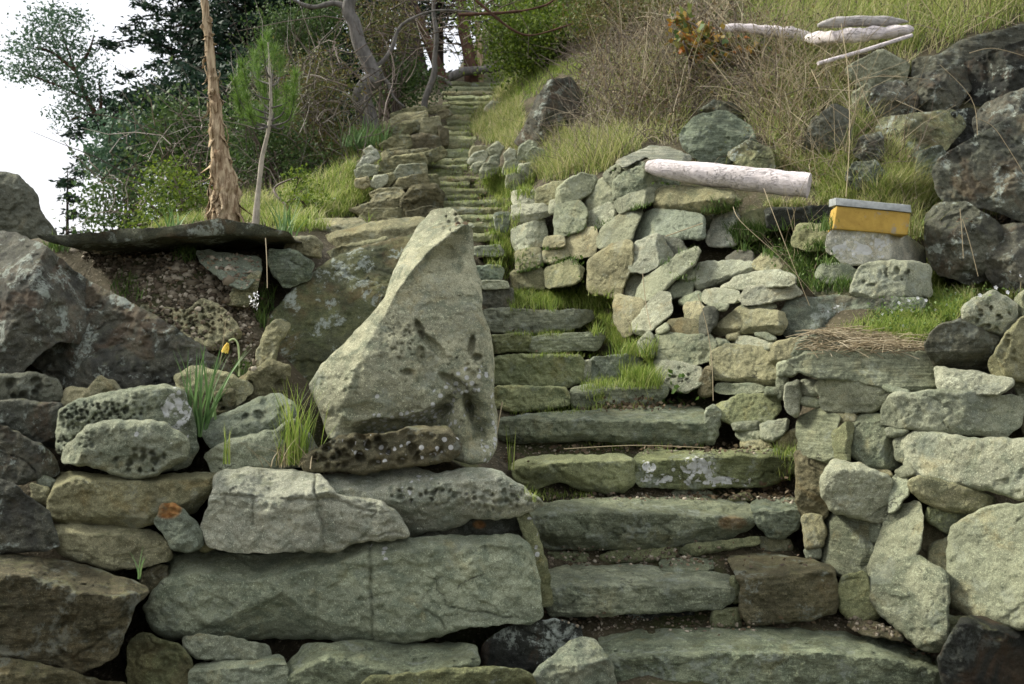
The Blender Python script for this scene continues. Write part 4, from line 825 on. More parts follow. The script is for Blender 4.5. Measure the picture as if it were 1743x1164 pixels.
stone('standing_stone', 'tall pale leaning pointed stone standing at the left of the steps', 'standing stone',
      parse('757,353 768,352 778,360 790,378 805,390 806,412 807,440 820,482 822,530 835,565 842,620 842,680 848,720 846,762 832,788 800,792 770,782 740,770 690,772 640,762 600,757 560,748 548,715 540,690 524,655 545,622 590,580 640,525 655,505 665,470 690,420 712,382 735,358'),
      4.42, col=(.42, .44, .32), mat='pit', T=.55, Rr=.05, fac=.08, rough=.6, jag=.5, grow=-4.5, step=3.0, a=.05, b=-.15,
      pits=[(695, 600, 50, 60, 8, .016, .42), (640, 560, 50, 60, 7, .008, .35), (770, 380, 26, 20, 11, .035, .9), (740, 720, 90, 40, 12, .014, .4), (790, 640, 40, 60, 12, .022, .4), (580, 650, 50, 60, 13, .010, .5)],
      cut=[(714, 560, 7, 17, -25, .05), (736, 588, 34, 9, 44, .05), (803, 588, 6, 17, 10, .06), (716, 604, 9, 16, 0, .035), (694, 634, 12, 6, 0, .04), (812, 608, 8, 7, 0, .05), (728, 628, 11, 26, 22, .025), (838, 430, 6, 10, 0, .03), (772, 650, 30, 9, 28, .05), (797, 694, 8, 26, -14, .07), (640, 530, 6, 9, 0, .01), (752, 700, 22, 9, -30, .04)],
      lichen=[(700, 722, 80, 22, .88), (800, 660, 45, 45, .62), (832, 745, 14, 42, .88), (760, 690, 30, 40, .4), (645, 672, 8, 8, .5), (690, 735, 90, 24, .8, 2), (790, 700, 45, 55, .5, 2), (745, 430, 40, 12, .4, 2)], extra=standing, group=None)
# long thin ledge slab bridging the dirt bank
def box_path(us, vs_top, vs_bot, Z, depth, name, label, cat, col, mat):
    """a long thin slab: cross sections along u, real depth going back"""
    n = len(us); verts = []; m = 14
    for i in range(n):
        for j in range(m + 1):
            t = j / m
            base = P(us[i], vs_top[i], Z[i]); verts.append(base + np.array([0, depth * t * (1 + .15 * math.sin(i * 1.3)), -.02 * t]))
        for j in range(m + 1):
            t = 1 - j / m
            base = P(us[i], vs_bot[i], Z[i]); verts.append(base + np.array([0, .03 + (depth - .03) * t, 0.]))
    K = 2 * (m + 1); verts = np.array(verts)
    verts += (np.stack([fbm(verts * 5 + k * 9, 4) for k in range(3)], 1)) * np.array([.02, .06, .024])
    faces = []
    for i in range(n - 1):
        for j in range(K):
            a_, b_ = i * K + j, i * K + (j + 1) % K; faces.append((a_, b_, b_ + K, a_ + K))
    faces.append(tuple(range(K))[::-1]); faces.append(tuple((n - 1) * K + j for j in range(K)))
    o = mesh_obj(name, verts, faces, MAT[mat], None, verts.mean(0)); o.color = (*col, 1); tag(o, label, cat)
    import bmesh
    bm = bmesh.new(); bm.from_mesh(o.data); bmesh.ops.recalc_face_normals(bm, faces=bm.faces); bm.to_mesh(o.data); bm.free()
    o.data.attributes.new('lichen', 'FLOAT', 'POINT'); STONES.append(o); return o
us = np.linspace(60, 494, 70)
vt = np.interp(us, [60, 130, 200, 270, 330, 385, 440, 494], [402, 398, 390, 386, 381, 375, 381, 399]) + np.array([perlin(np.array([[x / 17, .3, 0]]))[0] * 3 for x in us])
vb = np.interp(us, [60, 110, 150, 220, 270, 330, 385, 440, 494], [407, 416, 414, 410, 402, 403, 396, 404, 403]) + np.array([perlin(np.array([[x / 13, 7.3, 0]]))[0] * 4 for x in us])
box_path(us, vt, np.maximum(vb, vt + 3), np.interp(us, [60, 494], [5.15, 5.3]), .95, 'ledge_slab', 'long thin dark slab bridging the top of the dirt bank', 'slab', (.24, .25, .19), 'mottle')
# ------------------------------------------------------------------ things that stand on the stones and the hillside
def all_bvh():
    vs, fs, off = [], [], 0
    for o in STONES + [ground]:
        me = o.data; n = len(me.vertices); a_ = np.empty(n * 3, np.float32); me.vertices.foreach_get('co', a_)
        vs.append(a_.reshape(-1, 3) + np.array(o.location)); fs += [tuple(i + off for i in p.vertices) for p in me.polygons]; off += n
    vs = np.vstack(vs); return BVHTree.FromPolygons(vs.tolist(), fs), vs
SCENE, _ = all_bvh()
EV = Vector(EYE)
def cast(u, v, tree=None):
    d = Vector(ray(u, v)).normalized(); h = (tree or SCENE).ray_cast(EV, d)
    return h[0]
def scatter(poly, n, rs, tree=None, maxy=40, tol=.10, upn=None):
    poly = np.array(poly, float); lo, hi = poly.min(0), poly.max(0); out = []; k = 0
    while len(out) < n and k < n * 7:
        k += 1; q = rs.uniform(lo, hi)
        if not inside(q[None], poly)[0]: continue
        d = Vector(ray(q[0], q[1])).normalized(); h, nr, _, _ = SCENE.ray_cast(EV, d)
        if h is None or h.y > maxy: continue
        g = GROUND.ray_cast(EV, d)[0]
        if (g is not None and (g - h).length < tol) or (upn is not None and abs(nr.z) > upn): out.append(h)
    return np.array(out).reshape(-1, 3)
def scatter_any(poly, n, rs, tree=None, maxy=40):
    poly = np.array(poly, float); lo, hi = poly.min(0), poly.max(0); out = []
    pts = rs.uniform(lo, hi, (n * 4, 2)); pts = pts[inside(pts, poly)][:n]
    for u, v in pts:
        h = cast(u, v, tree)
        if h is not None and h.y < maxy: out.append(h)
    return np.array(out).reshape(-1, 3)
def blades(roots, h, w, rs, bend=.6, lean=.25, upz=1.0, seg=3, az=None):
    n = len(roots); a_ = rs.uniform(0, 2 * np.pi, n) if az is None else az
    h = np.broadcast_to(h, n) * rs.uniform(.55, 1.2, n); w = np.broadcast_to(w, n) * rs.uniform(.7, 1.3, n)
    d = np.stack([np.cos(a_), np.sin(a_), np.zeros(n)], 1); b_ = rs.uniform(.1, 1, n) * bend; l_ = rs.uniform(0, 1, n) * lean
    sd = np.stack([-np.sin(a_), np.cos(a_), np.zeros(n)], 1)
    tw = rs.uniform(-.6, .6, n)[:, None]; sd = sd * np.cos(tw) + d * np.sin(tw)
    rows = []
    for k in range(seg + 1):
        t = k / seg
        c = roots + d * (h * (l_ * t + b_ * t * t))[:, None] + np.array([0, 0, 1.]) * (h * upz * (t - .45 * b_ * t * t))[:, None]
        ww = (w * (1 - t ** 1.6) * .5 + .0003)[:, None]; rows += [c - sd * ww, c + sd * ww]
    vv = np.stack(rows, 1).reshape(-1, 3); m = 2 * (seg + 1); base = np.arange(n)[:, None] * m
    f = np.concatenate([base + np.array([[2 * k, 2 * k + 1, 2 * k + 3, 2 * k + 2]]) for k in range(seg)], 0)
    return vv, f
def join(parts):
    vs, fs, off = [], [], 0
    for v, f in parts:
        if len(v) == 0: continue
        vs.append(v); fs.append(f + off); off += len(v)
    return np.vstack(vs), np.vstack(fs)
def leaves(centres, size, rs, aspect=.5, flat=0.0, droop=0., n3=None):
    n = len(centres); size = np.broadcast_to(size, n) * rs.uniform(.6, 1.3, n)
    d = rs.normal(size=(n, 3)); d[:, 2] *= (1 - flat); d[:, 2] -= droop; d /= np.linalg.norm(d, axis=1)[:, None]
    r = rs.normal(size=(n, 3)); 
    if flat: r[:, 2] *= (1 - flat)
    s_ = np.cross(d, r); s_ /= np.linalg.norm(s_, axis=1)[:, None] + 1e-9
    L = d * size[:, None]; S = s_ * (size * aspect * .5)[:, None]; nrm = np.cross(d, s_) * (size * .12)[:, None]
    v = np.stack([centres, centres + L * .45 - S + nrm, centres + L, centres + L * .45 + S + nrm], 1).reshape(-1, 3)
    return v, np.arange(n * 4).reshape(-1, 4)
def tube(path, rad, k=7, noise=0., ns=8., cap=True):
    path = np.array(path, float); rad = np.broadcast_to(rad, len(path)).astype(float); n = len(path)
    t = np.gradient(path, axis=0); t /= np.linalg.norm(t, axis=1)[:, None] + 1e-9
    ref = np.array([0, 0, 1.]) if abs(t[:, 2]).mean() < .8 else np.array([1., 0, 0])
    x = np.cross(t, ref); x /= np.linalg.norm(x, axis=1)[:, None] + 1e-9; y = np.cross(t, x); a_ = np.arange(k) * 2 * np.pi / k
    ringv = x[:, None] * np.cos(a_)[None, :, None] + y[:, None] * np.sin(a_)[None, :, None]
    v = path[:, None] + ringv * rad[:, None, None]
    if noise:
        q = v.reshape(-1, 3); nn = fbm(q * ns, 3).reshape(n, k); v = v + ringv * (nn * noise)[..., None]
    v = v.reshape(-1, 3); i = np.arange(n - 1)[:, None] * k; j = np.arange(k)[None]; j2 = (j + 1) % k
    f = np.stack([i + j, i + j2, i + k + j2, i + k + j], -1).reshape(-1, 4)
    if cap:
        L0 = len(v); v = np.vstack([v, v[:k], v[-k:]]); c0 = len(v); v = np.vstack([v, path[:1], path[-1:]]); jj = np.arange(k)
        e = jj[::2]; e1 = (e + 1) % k; e2 = (e + 2) % k; cc = np.full(len(e), c0)
        f = np.vstack([f, np.stack([L0 + e2, L0 + e1, L0 + e, cc], 1), np.stack([L0 + k + e, L0 + k + e1, L0 + k + e2, cc + 1], 1)])
    return v, f
def smooth_path(pts, n=24):
    pts = np.array(pts, float); m = len(pts); t = np.linspace(0, m - 1, n); i = np.clip(np.floor(t).astype(int), 0, m - 2); f = (t - i)[:, None]
    p0 = pts[np.maximum(i - 1, 0)]; p1 = pts[i]; p2 = pts[i + 1]; p3 = pts[np.minimum(i + 2, m - 1)]
    return .5 * (2 * p1 + (p2 - p0) * f + (2 * p0 - 5 * p1 + 4 * p2 - p3) * f ** 2 + (3 * p1 - p0 - 3 * p2 + p3) * f ** 3)
def twigs(roots, L, r, rs, bend=.5, spread=1.2, k=3, seg=5, up=.6):
    parts = []
    for p in roots:
        l = L * rs.uniform(.4, 1.3); d = np.array([rs.normal() * spread, rs.normal() * spread, abs(rs.normal()) * .5 + up]); d /= np.linalg.norm(d)
        c = rs.normal(size=3) * bend; c[2] -= .3 * bend; t = np.linspace(0, 1, seg)[:, None]
        path = p + d * l * t + c * l * t ** 2 * .6 + rs.normal(size=(seg, 3)) * l * .025
        parts.append(tube(path, r * (1 - .7 * t[:, 0]) * rs.uniform(.6, 1.4), k, cap=False))
    return join(parts)
M = {}
M['grass'] = leafmat('green_grass', [(.10, .16, .025), (.20, .29, .05), (.30, .38, .08), (.42, .43, .16)], .4)
M['pale'] = leafmat('dry_and_green_grass', [(.12, .19, .04), (.26, .32, .08), (.42, .42, .17), (.56, .50, .30)], .35)
M['straw'] = leafmat('straw', [(.20, .15, .08), (.38, .31, .19), (.52, .45, .31)], .15)
M['iris'] = leafmat('daffodil_leaf', [(.07, .14, .04), (.12, .22, .07), (.20, .29, .11)], .3)
M['weed'] = leafmat('weed_leaf', [(.05, .10, .02), (.10, .17, .04), (.17, .24, .06)], .3)
M['fir'] = leafmat('fir_needles', [(.010, .028, .018), (.018, .045, .024), (.030, .062, .030)], .15)
M['bush'] = leafmat('bush_leaf', [(.03, .065, .018), (.06, .11, .028), (.10, .15, .04)], .3)
M['lime'] = leafmat('bright_shrub_leaf', [(.05, .09, .012), (.11, .17, .02), (.19, .25, .03)], .35)
M['madrone'] = leafmat('madrone_leaf', [(.05, .11, .065), (.08, .15, .085), (.12, .19, .11)], .25)
M['pine'] = leafmat('pine_needles', [(.06, .13, .025), (.12, .22, .035), (.22, .33, .07)], .3)
M['redleaf'] = leafmat('oregon_grape_leaf', [(.05, .10, .03), (.10, .16, .04), (.35, .12, .02), (.14, .20, .05), (.45, .25, .04), (.06, .12, .03)], .25)
M['brownleaf'] = leafmat('dead_leaf', [(.06, .045, .028), (.12, .085, .05), (.25, .19, .115)], .2)
M['oliveleaf'] = leafmat('olive_thicket_leaf', [(.07, .09, .022), (.12, .145, .04), (.16, .11, .04), (.17, .20, .06)], .25)
M['twig'] = leafmat('dry_twig', [(.09, .07, .045), (.19, .155, .10), (.34, .30, .21)], 0)
M['twigl'] = leafmat('grey_brown_twig', [(.05, .042, .032), (.10, .085, .062), (.20, .175, .135)], 0)
M['twigd'] = leafmat('dark_twig', [(.05, .038, .028), (.10, .075, .055), (.19, .15, .12)], 0)
M['bark'] = simple('grey_bark', (.17, .16, .145), .5, 14, sc=(1, 1, .35), bump=.8)
M['barkd'] = simple('dark_bark', (.055, .042, .034), .5, 10, sc=(1, 1, .3), bump=.8)
M['barkr'] = simple('reddish_bark', (.10, .055, .036), .5, 10, sc=(1, 1, .3), bump=.6)
M['peel'] = simple('peeling_tan_bark', (.50, .40, .26), .55, 26, sc=(1.6, 1.6, .22), col2=(.17, .11, .06), bump=1.)
M['peel2'] = simple('curled_bark', (.48, .37, .23), .5, 22, sc=(1, 1, .3), col2=(.14, .085, .045), bump=.6)
M['pinebark'] = simple('young_pine_bark', (.42, .38, .31), .4, 30, sc=(1, 1, .4), bump=.5)
M['drift'] = simple('bleached_driftwood', (.74, .67, .655), .22, 9, sc=(.2, 3, 3), bump=.6, col2=(.58, .52, .50))
M['driftg'] = simple('grey_driftwood', (.44, .43, .41), .6, 9, sc=(.2, 4, 4), bump=.9)
def driftmat(name, c1, c2, c3):
    s = NT(name); v_ = (.22, 4, 4); g = s.noise(14, 8, .75, None, .5, v_); c = s.mix(s.ramp(g, .35, .65), c2, c1)
    c = s.mix(s.ramp(s.noise(3, 5, .6, None, .4), .52, .7, 0, .7), c, c3); ck = s.noise(16, 3, .5, None, .8, (.12, 4, 4))
    l_ = s.ramp(s.math('ABSOLUTE', s.math('SUBTRACT', ck, .5)), .0, .018, 1, 0); l_ = s.math('MULTIPLY', l_, s.ramp(s.noise(4, 3), .42, .55)); c = s.mix(s.math('MULTIPLY', l_, .45), c, (.16, .14, .12))
    b = s.bump(g, .8, .02); return s.done(c, s.bump(s.math('MULTIPLY', l_, -1.), 1., .015, b))
M['drift'] = driftmat('bleached_driftwood_grain', (.84, .77, .76), (.70, .63, .61), (.56, .51, .48))
M['driftg'] = driftmat('grey_driftwood_grain', (.55, .52, .49), (.36, .34, .31), (.25, .23, .21))
def reg(poly): return [tuple(map(float, t.split(','))) for t in poly.split()]
rs = np.random.RandomState(11)
def grass(name, label, mat, specs, bend=.6, lean=.3, upn=None, tol=.10):
    parts = []
    for poly, n, h, w in specs:
        r = scatter(reg(poly), n, rs, upn=upn, tol=tol)
        if len(r) == 0: continue
        k = 3; r = np.repeat(r, k, 0); r[:, :2] += rs.normal(size=(len(r), 2)) * .02; r[:, 2] -= .01
        parts.append(blades(r, h, w, rs, bend, lean))
    v, f = join(parts); o = mesh_obj(name, v, f, M[mat]); tag(o, label, 'grass', None, 'stuff'); return o
grass('step_grass', 'short green grass growing along the joints of the stone steps', 'grass', [
    ('870,500 1050,495 1052,528 868,530', 1000, .085, .005), ('1000,525 1085,560 1060,600 1010,575', 420, .09, .004), ('1050,600 1112,590 1118,665 1060,650', 700, .13, .005),
    ('880,558 1000,556 1000,570 870,572', 300, .035, .003), ('900,600 1040,600 1040,608 900,608', 200, .035, .003), ('1000,640 1100,640 1125,690 985,700', 420, .06, .003),
    ('870,690 1000,690 1000,702 870,704', 110, .03, .003), ('825,395 868,395 868,450 825,450', 380, .07, .004), ('815,290 905,290 905,345 830,330', 900, .10, .006),
    ('725,275 800,275 870,350 840,395 800,348 760,345', 420, .035, .005), ('780,180 812,180 805,260 780,260', 110, .05, .006), ('840,330 900,330 870,480 835,470', 420, .08, .005), ('1320,770 1352,770 1352,815 1325,815', 60, .08, .003), ('880,832 1000,836 1000,850 890,850', 90, .04, .003), ('1000,752 1200,756 1200,766 1000,764', 80, .05, .003)], upn=.6)
grass('wall_weeds', 'green weeds rooted in the joints of the right wall', 'weed', [
    ('875,425 1000,420 1000,470 880,470', 260, .05, .008), ('1120,430 1195,425 1180,480 1130,470', 110, .06, .006), ('1240,385 1420,385 1420,450 1260,440', 900, .08, .006), ('1340,430 1450,440 1440,505 1360,490', 260, .09, .007),
    ('1060,340 1110,330 1110,350 1060,360', 60, .05, .006), ('1195,340 1260,345 1250,370 1200,360', 120, .07, .006), ('960,380 1060,370 1040,420 960,430', 60, .04, .005)], .7, .6, upn=.75, tol=.3)
grass('flower_patch_grass', 'fine green ground cover between the straw and the dark boulders', 'grass', [
    ('1470,570 1560,520 1640,490 1743,480 1800,490 1800,520 1650,530 1585,570 1560,590', 1800, .07, .004), ('1430,560 1500,530 1560,540 1500,580', 260, .06, .003), ('1570,430 1610,470 1600,520 1570,500', 200, .09, .005)], .7, .5)
grass('bank_grass', 'pale green and dry grass covering the right bank', 'pale', [
    ('910,300 940,235 1060,235 1100,262 1040,290 960,320', 1100, .22, .006), ('800,150 880,150 900,250 900,290 830,250 805,230', 1600, .14, .007), ('1180,260 1600,250 1600,345 1400,350 1380,300 1180,280', 1700, .12, .005),
    ('1000,100 1300,80 1400,230 1300,260 1050,240 980,170', 1300, .22, .006), ('1280,60 1550,75 1560,130 1450,200 1300,200', 1000, .18, .006), ('1500,340 1600,340 1600,470 1560,430', 300, .12, .005), ('1300,350 1420,350 1420,392 1300,392', 600, .08, .004), ('1270,-60 1800,-60 1800,60 1560,95 1270,60', 1600, .34, .007), ('1340,345 1600,330 1600,360 1400,365', 250, .12, .004),
    ('1440,180 1620,170 1600,340 1440,340', 1300, .22, .005), ('1600,250 1700,200 1700,370 1620,380', 200, .2, .004), ('1640,480 1800,470 1800,540 1640,520', 300, .10, .005)], .9, .5)
grass('bank_top_grass', 'bright green grass along the top of the right bank', 'grass', [
    ('1270,-60 1800,-60 1800,45 1560,90 1400,60 1270,40', 800, .26, .008), ('840,130 1000,100 980,150 860,180', 500, .14, .008), ('1380,270 1590,270 1590,345 1400,345', 900, .13, .005)], .7, .4)
grass('left_grass', 'green grass behind the dark ledge slab', 'grass', [
    ('90,388 350,372 350,400 90,412', 160, .10, .006), ('400,355 640,330 640,378 520,395 400,390', 900, .12, .006), ('500,260 660,210 650,300 600,350 480,360', 500, .16, .008), ('590,290 680,250 700,320 600,340', 300, .08, .006)], .8, .5)
grass('dirt_bank_sprigs', 'small green sprigs growing in the dirt bank', 'weed', [
    ('305,425 330,425 330,447 305,447', 60, .09, .004), ('195,470 240,470 240,510 195,510', 50, .07, .005), ('435,500 462,500 462,560 440,560', 60, .10, .006), ('85,400 110,400 112,428 88,428', 40, .10, .006), ('395,620 440,620 440,650 395,650', 40, .05, .004)], .6, .4)
def clump(name, label, cat, mat, u, v, Z, n, h, w, spread, bend=.4, lean=.35, group=None, az=None):
    p = cast(u, v) if Z is None else V(u, v, Z)
    r = np.array(p)[None] + np.c_[rs.normal(size=(n, 2)) * spread, np.zeros(n)]
    vv, f = blades(r, h, w, rs, bend, lean, seg=6); o = mesh_obj(name, vv, f, M[mat], None, np.array(p)); tag(o, label, cat, group); return o
grass('left_mixed_grass', 'pale mixed grass left of the far stair walls', 'pale', [('400,330 660,220 660,350 560,380 400,385', 1300, .15, .007), ('240,370 420,360 420,392 240,396', 300, .10, .006)], .9, .6)
clump('daffodil_plant', 'tall blue green clump of narrow leaves behind the honeycombed boulder', 'plant', 'iris', 338, 742, 4.3, 34, .40, .012, .03, .35, .25)
clump('grass_tuft', 'bright green tuft of grass at the left foot of the standing stone', 'plant', 'grass', 503, 790, 4.15, 95, .33, .0055, .035, .3, .3)
clump('dead_tuft', 'dead straw coloured blades mixed into the foot of the grass tuft', 'plant', 'straw', 500, 793, 4.12, 45, .16, .004, .05, 1.2, .9)
clump('grass_sprig', 'single short grass sprig in front of the low grey stone', 'plant', 'grass', 388, 790, 4.05, 9, .19, .007, .006, .2, .1)
clump('iris_clump', 'blue green strap leaved clump behind the right end of the ledge slab', 'plant', 'iris', 487, 403, 5.9, 22, .27, .014, .035, .4, .3)
clump('blue_green_clump', 'dense blue green clump left of the far stone pile', 'plant', 'iris', 622, 250, 12.3, 160, .32, .016, .16, .5, .4)
clump('strap_leaf', 'thin green blade crossing the dark squared block', 'plant', 'iris', 237, 985, 3.85, 4, .16, .007, .004, .4, .2)
clump('green_blades', 'few green blades between standing stone and fourth step', 'plant', 'grass', 868, 800, 4.9, 9, .20, .007, .008, .15, .1)
clump('gray_blades', 'pale arching blades on the ground left of the peeling trunk', 'plant', 'iris', 300, 398, 6.2, 16, .26, .010, .06, 1.0, .6)
# thicket on the right bank: dry stalks and arching twigs
def thicket(name, label, mat, specs, kind='stuff', cat='thicket', tree=None):
    parts = []
    for poly, n, L, r, up, spread in specs:
        parts.append(twigs(scatter(reg(poly), n, rs, tree), L, r, rs, .7, spread, up=up))
    v, f = join(parts); o = mesh_obj(name, v, f, M[mat], smooth=False); tag(o, label, cat, None, kind); return o
thicket('dry_thicket', 'tangle of dry tan stalks and twigs on the right bank', 'twig', [
    ('960,60 1200,60 1350,120 1300,240 1100,250 980,200', 1100, .42, .0042, .7, .9), ('1000,-40 1250,-40 1250,70 1000,80', 300, .5, .005, .8, .8), ('1280,80 1560,100 1650,260 1450,330 1250,270', 520, .38, .003, .5, 1.1),
    ('1240,380 1420,400 1420,500 1280,450', 70, .28, .0022, .7, 1.), ('1570,150 1800,100 1800,480 1600,480', 60, .4, .0028, .5, 1.), ('1050,480 1350,480 1350,640 1100,640', 18, .28, .002, .8, .9), ('930,230 1080,220 1080,285 940,300', 330, .34, .003, .8, .8), ('1450,330 1600,330 1600,480 1570,480', 50, .3, .002, .7, 1.)])
thicket('pale_stalks', 'long pale dry stalks arching over the right bank', 'straw', [('980,40 1350,60 1400,260 1180,250 1000,210', 230, .75, .005, 1.0, .7), ('1280,80 1640,140 1640,330 1300,300', 240, .6, .004, .8, 1.0), ('1560,-40 1800,-60 1800,80 1600,100', 60, .7, .005, .8, .8), ('1600,240 1800,200 1800,470 1620,470', 24, .6, .003, .8, .8), ('1000,-60 1300,-60 1250,60 1000,60', 120, .9, .006, 1., .7), ('1240,380 1440,400 1440,500 1280,450', 26, .4, .003, 1., .8), ('1060,300 1400,300 1400,420 1060,400', 16, .4, .003, 1., .8)])
thicket('dark_thicket', 'dark brown brambles behind the dry stalks of the right bank', 'twigd', [
    ('960,80 1280,60 1320,200 1100,250 970,200', 650, .5, .006, .4, 1.2), ('1270,-60 1800,-60 1800,60 1560,90 1300,60', 260, .45, .005, .5, 1.), ('1000,-60 1100,-60 1050,100 950,110', 150, .7, .010, .6, 1.1), ('1300,120 1650,130 1640,320 1350,300', 150, .4, .004, .3, 1.3)])
def leafstuff(name, label, mat, specs, kind='stuff', cat='leaves', flat=0.):
    parts = []
    for poly, n, size, height in specs:
        r = scatter(reg(poly), n, rs, upn=.8, tol=.2)
        if len(r) == 0: continue
        r = r + np.c_[rs.normal(size=(len(r), 2)) * .03, rs.uniform(0, 1, len(r)) ** 1.5 * height + .006]; parts.append(leaves(r, size, rs, .6, flat))
    v, f = join(parts); o = mesh_obj(name, v, f, M[mat], smooth=False); tag(o, label, cat, None, kind); return o
leafstuff('bramble_leaves', 'small red brown leaves in the bank thicket', 'brownleaf', [('980,60 1350,60 1330,230 1100,240 980,190', 2600, .035, .40), ('1300,150 1600,150 1580,320 1300,270', 500, .03, .2), ('850,-40 1250,-40 1250,80 880,80', 1500, .05, .6)])
leafstuff('bank_leaves', 'small green leaves in the bank thicket', 'oliveleaf', [('970,60 1400,60 1400,230 1050,250 980,190', 2600, .035, .30), ('1290,60 1500,90 1500,190 1290,200', 900, .03, .15), ('1180,250 1600,250 1600,345 1400,345', 1100, .028, .12), ('1000,-60 1300,-60 1300,60 1000,80', 1600, .045, .5), ('1270,-60 1800,-60 1800,60 1560,90 1300,60', 1800, .035, .2)])
leafstuff('leaf_litter', 'dead brown leaves caught on the treads and on the path', 'brownleaf', [('1030,675 1140,660 1130,692 1010,700', 130, .035, .01), ('1295,815 1350,800 1355,850 1290,850', 90, .035, .01), ('930,760 1250,758 1300,768 930,772', 260, .03, .01), ('1180,835 1350,835 1350,852 1180,850', 120, .028, .01), ('1000,690 1200,680 1190,696 1000,704', 120, .03, .01), ('860,560 1050,556 1070,575 860,572', 110, .022, .008), ('940,1045 1420,1050 1560,1085 1440,1072 960,1075', 110, .022, .01), ('1000,930 1400,930 1400,965 930,970', 80, .022, .01), ('730,150 850,150 860,400 740,400', 260, .03, .01), ('840,600 1000,600 1000,608 840,608', 60, .02, .008), ('855,770 880,770 878,790 855,790', 30, .025, .01), ('1540,1060 1600,1090 1590,1130 1540,1100', 20, .03, .01), ('200,430 450,450 430,600 250,520', 500, .022, .01), ('1600,370 1743,372 1743,385 1640,380', 90, .03, .02), ('930,835 1240,845 1240,852 930,850', 60, .025, .01)], flat=.6)
leafstuff('wall_leaves', 'round green leaves of weeds along the right wall', 'weed', [('1130,640 1200,640 1200,690 1130,690', 70, .045, .05), ('875,430 1000,425 1000,480 880,480', 260, .030, .04), ('1120,440 1190,430 1180,480 1130,470', 160, .022, .05), ('1240,390 1420,390 1440,500 1350,490 1260,440', 700, .022, .10), ('1040,290 1160,300 1160,320 1060,320', 90, .025, .05), ('1480,520 1743,480 1743,510 1570,575 1490,575', 1000, .018, .06), ('900,440 960,440 960,500 900,500', 100, .035, .04)])
# straw on the cap slab
pts = scatter_any(reg('1375,578 1440,565 1560,585 1585,603 1570,606 1380,606'), 420, rs); parts = []
for p in pts:
    a_ = rs.normal() * .8; l = rs.uniform(.05, .24); d = np.array([math.cos(a_), math.sin(a_) * .8, rs.normal() * .16]); c = np.array([0, 0, .02 * rs.uniform(0, 1)]); t = np.linspace(-.5, .5, 5)[:, None]
    parts.append(tube(p + [0, 0, rs.uniform(.004, .04)] + d * l * t + c * (1 - 4 * t * t) + rs.normal(size=3) * .01 * t, .0016, 3, cap=False))
v, f = join(parts); o = mesh_obj('dry_straw', v, f, M['straw'], smooth=False); tag(o, 'mat of dry straw lying on the layered cap slab', 'straw', None, 'stuff')
# pebbles in the dirt bank and on the treads: nobody could count them
parts = []
def pebble(p, r):
    a_ = np.linspace(0, 2 * np.pi, 7)[:-1]; vv = [np.array([0, 0, .8])] ; rows = [np.c_[np.cos(a_) * c, np.sin(a_) * c, np.full(6, z)] for c, z in ((.1, .75), (.75, .5), (1, 0), (.7, -.5))]
    vv = np.vstack(rows) * r * rs.uniform(.6, 1.3, 3); vv = vv + rs.normal(size=vv.shape) * r * .12 + p
    i = np.arange(3)[:, None] * 6; j = np.arange(6)[None]; return vv, np.stack([i + j, i + (j + 1) % 6, i + 6 + (j + 1) % 6, i + 6 + j], -1).reshape(-1, 4)[:, ::-1]
for poly, n, r in (('120,425 440,430 440,640 330,600 240,510', 900, .011), ('930,1040 1290,1060 1290,1075 930,1075', 120, .007), ('930,930 1240,930 1240,965 930,965', 140, .008), ('930,838 1300,842 1300,850 930,850', 200, .007), ('1300,830 1360,830 1360,860 1300,850', 60, .008), ('860,760 1330,764 1330,772 870,772', 160, .006), ('1420,1040 1600,1090 1600,1110 1420,1066', 80, .007), ('200,440 430,450 420,520 260,500', 90, .022)):
    for p in scatter(reg(poly), n, rs, upn=.85, tol=.15): parts.append(pebble(p, r * rs.uniform(.4, 1.6)))
v, f = join(parts); s_ = NT('pebbles'); g_ = s_.n('ShaderNodeNewGeometry'); r_ = s_.n('ShaderNodeValToRGB'); e_ = r_.color_ramp.elements
e_[0].color = (.08, .06, .04, 1); e_[1].color = (.42, .37, .28, 1); e_.new(.6).color = (.155, .13, .088, 1); s_.l(g_.outputs['Random Per Island'], r_.inputs[0]); pm = s_.done(r_.outputs[0])
o = mesh_obj('gravel', v, f, pm, smooth=False); tag(o, 'loose pebbles and crumbs of stone on the dirt bank and treads', 'gravel', None, 'stuff')
# ------------------------------------------------------------------ driftwood, box, stalks, flowers
def upath(l, n=24): return smooth_path([P(u, v, z) for u, v, z in l], n)
def wood(name, label, path, rad, mat, cat='driftwood', group=None, k=18, noise=.012, squash=1.):
    v, f = tube(path, rad, k, noise, 9)
    o = mesh_obj(name, v, f, M[mat], None, np.mean(path, 0)); tag(o, label, cat, group); return o
n = 60; pa = upath([(1100, 283, 7.0), (1180, 294, 6.85), (1280, 305, 6.7), (1377, 316, 6.55)], n)
wood('driftwood_log', 'large bleached pinkish white log lying on top of the upper right wall', pa, np.interp(np.linspace(0, 1, n), [0, .02, .12, .35, 1], [.025, .04, .062, .078, .082]), 'drift', 'log', k=26, noise=.010)
def G(u, v, dz=0., fallback=8.5):
    h = cast(u, v, GROUND); return np.array(h) + [0, 0, dz] if h is not None else P(u, v, fallback)
def gz(u, v): return G(u, v)[1]
za, zb = gz(1240, 75) - .55, gz(1540, 80) - .35
pa = upath([(1226, 47, za), (1290, 50, za), (1340, 56, za), (1385, 66, za)], 40); wood('driftwood_log', 'left of the two weathered white logs high on the bank, pointed at one end', pa, np.interp(np.linspace(0, 1, 40), [0, .1, .5, .85, 1], [.01, .035, .055, .06, .03]), 'drift', 'log', noise=.03)
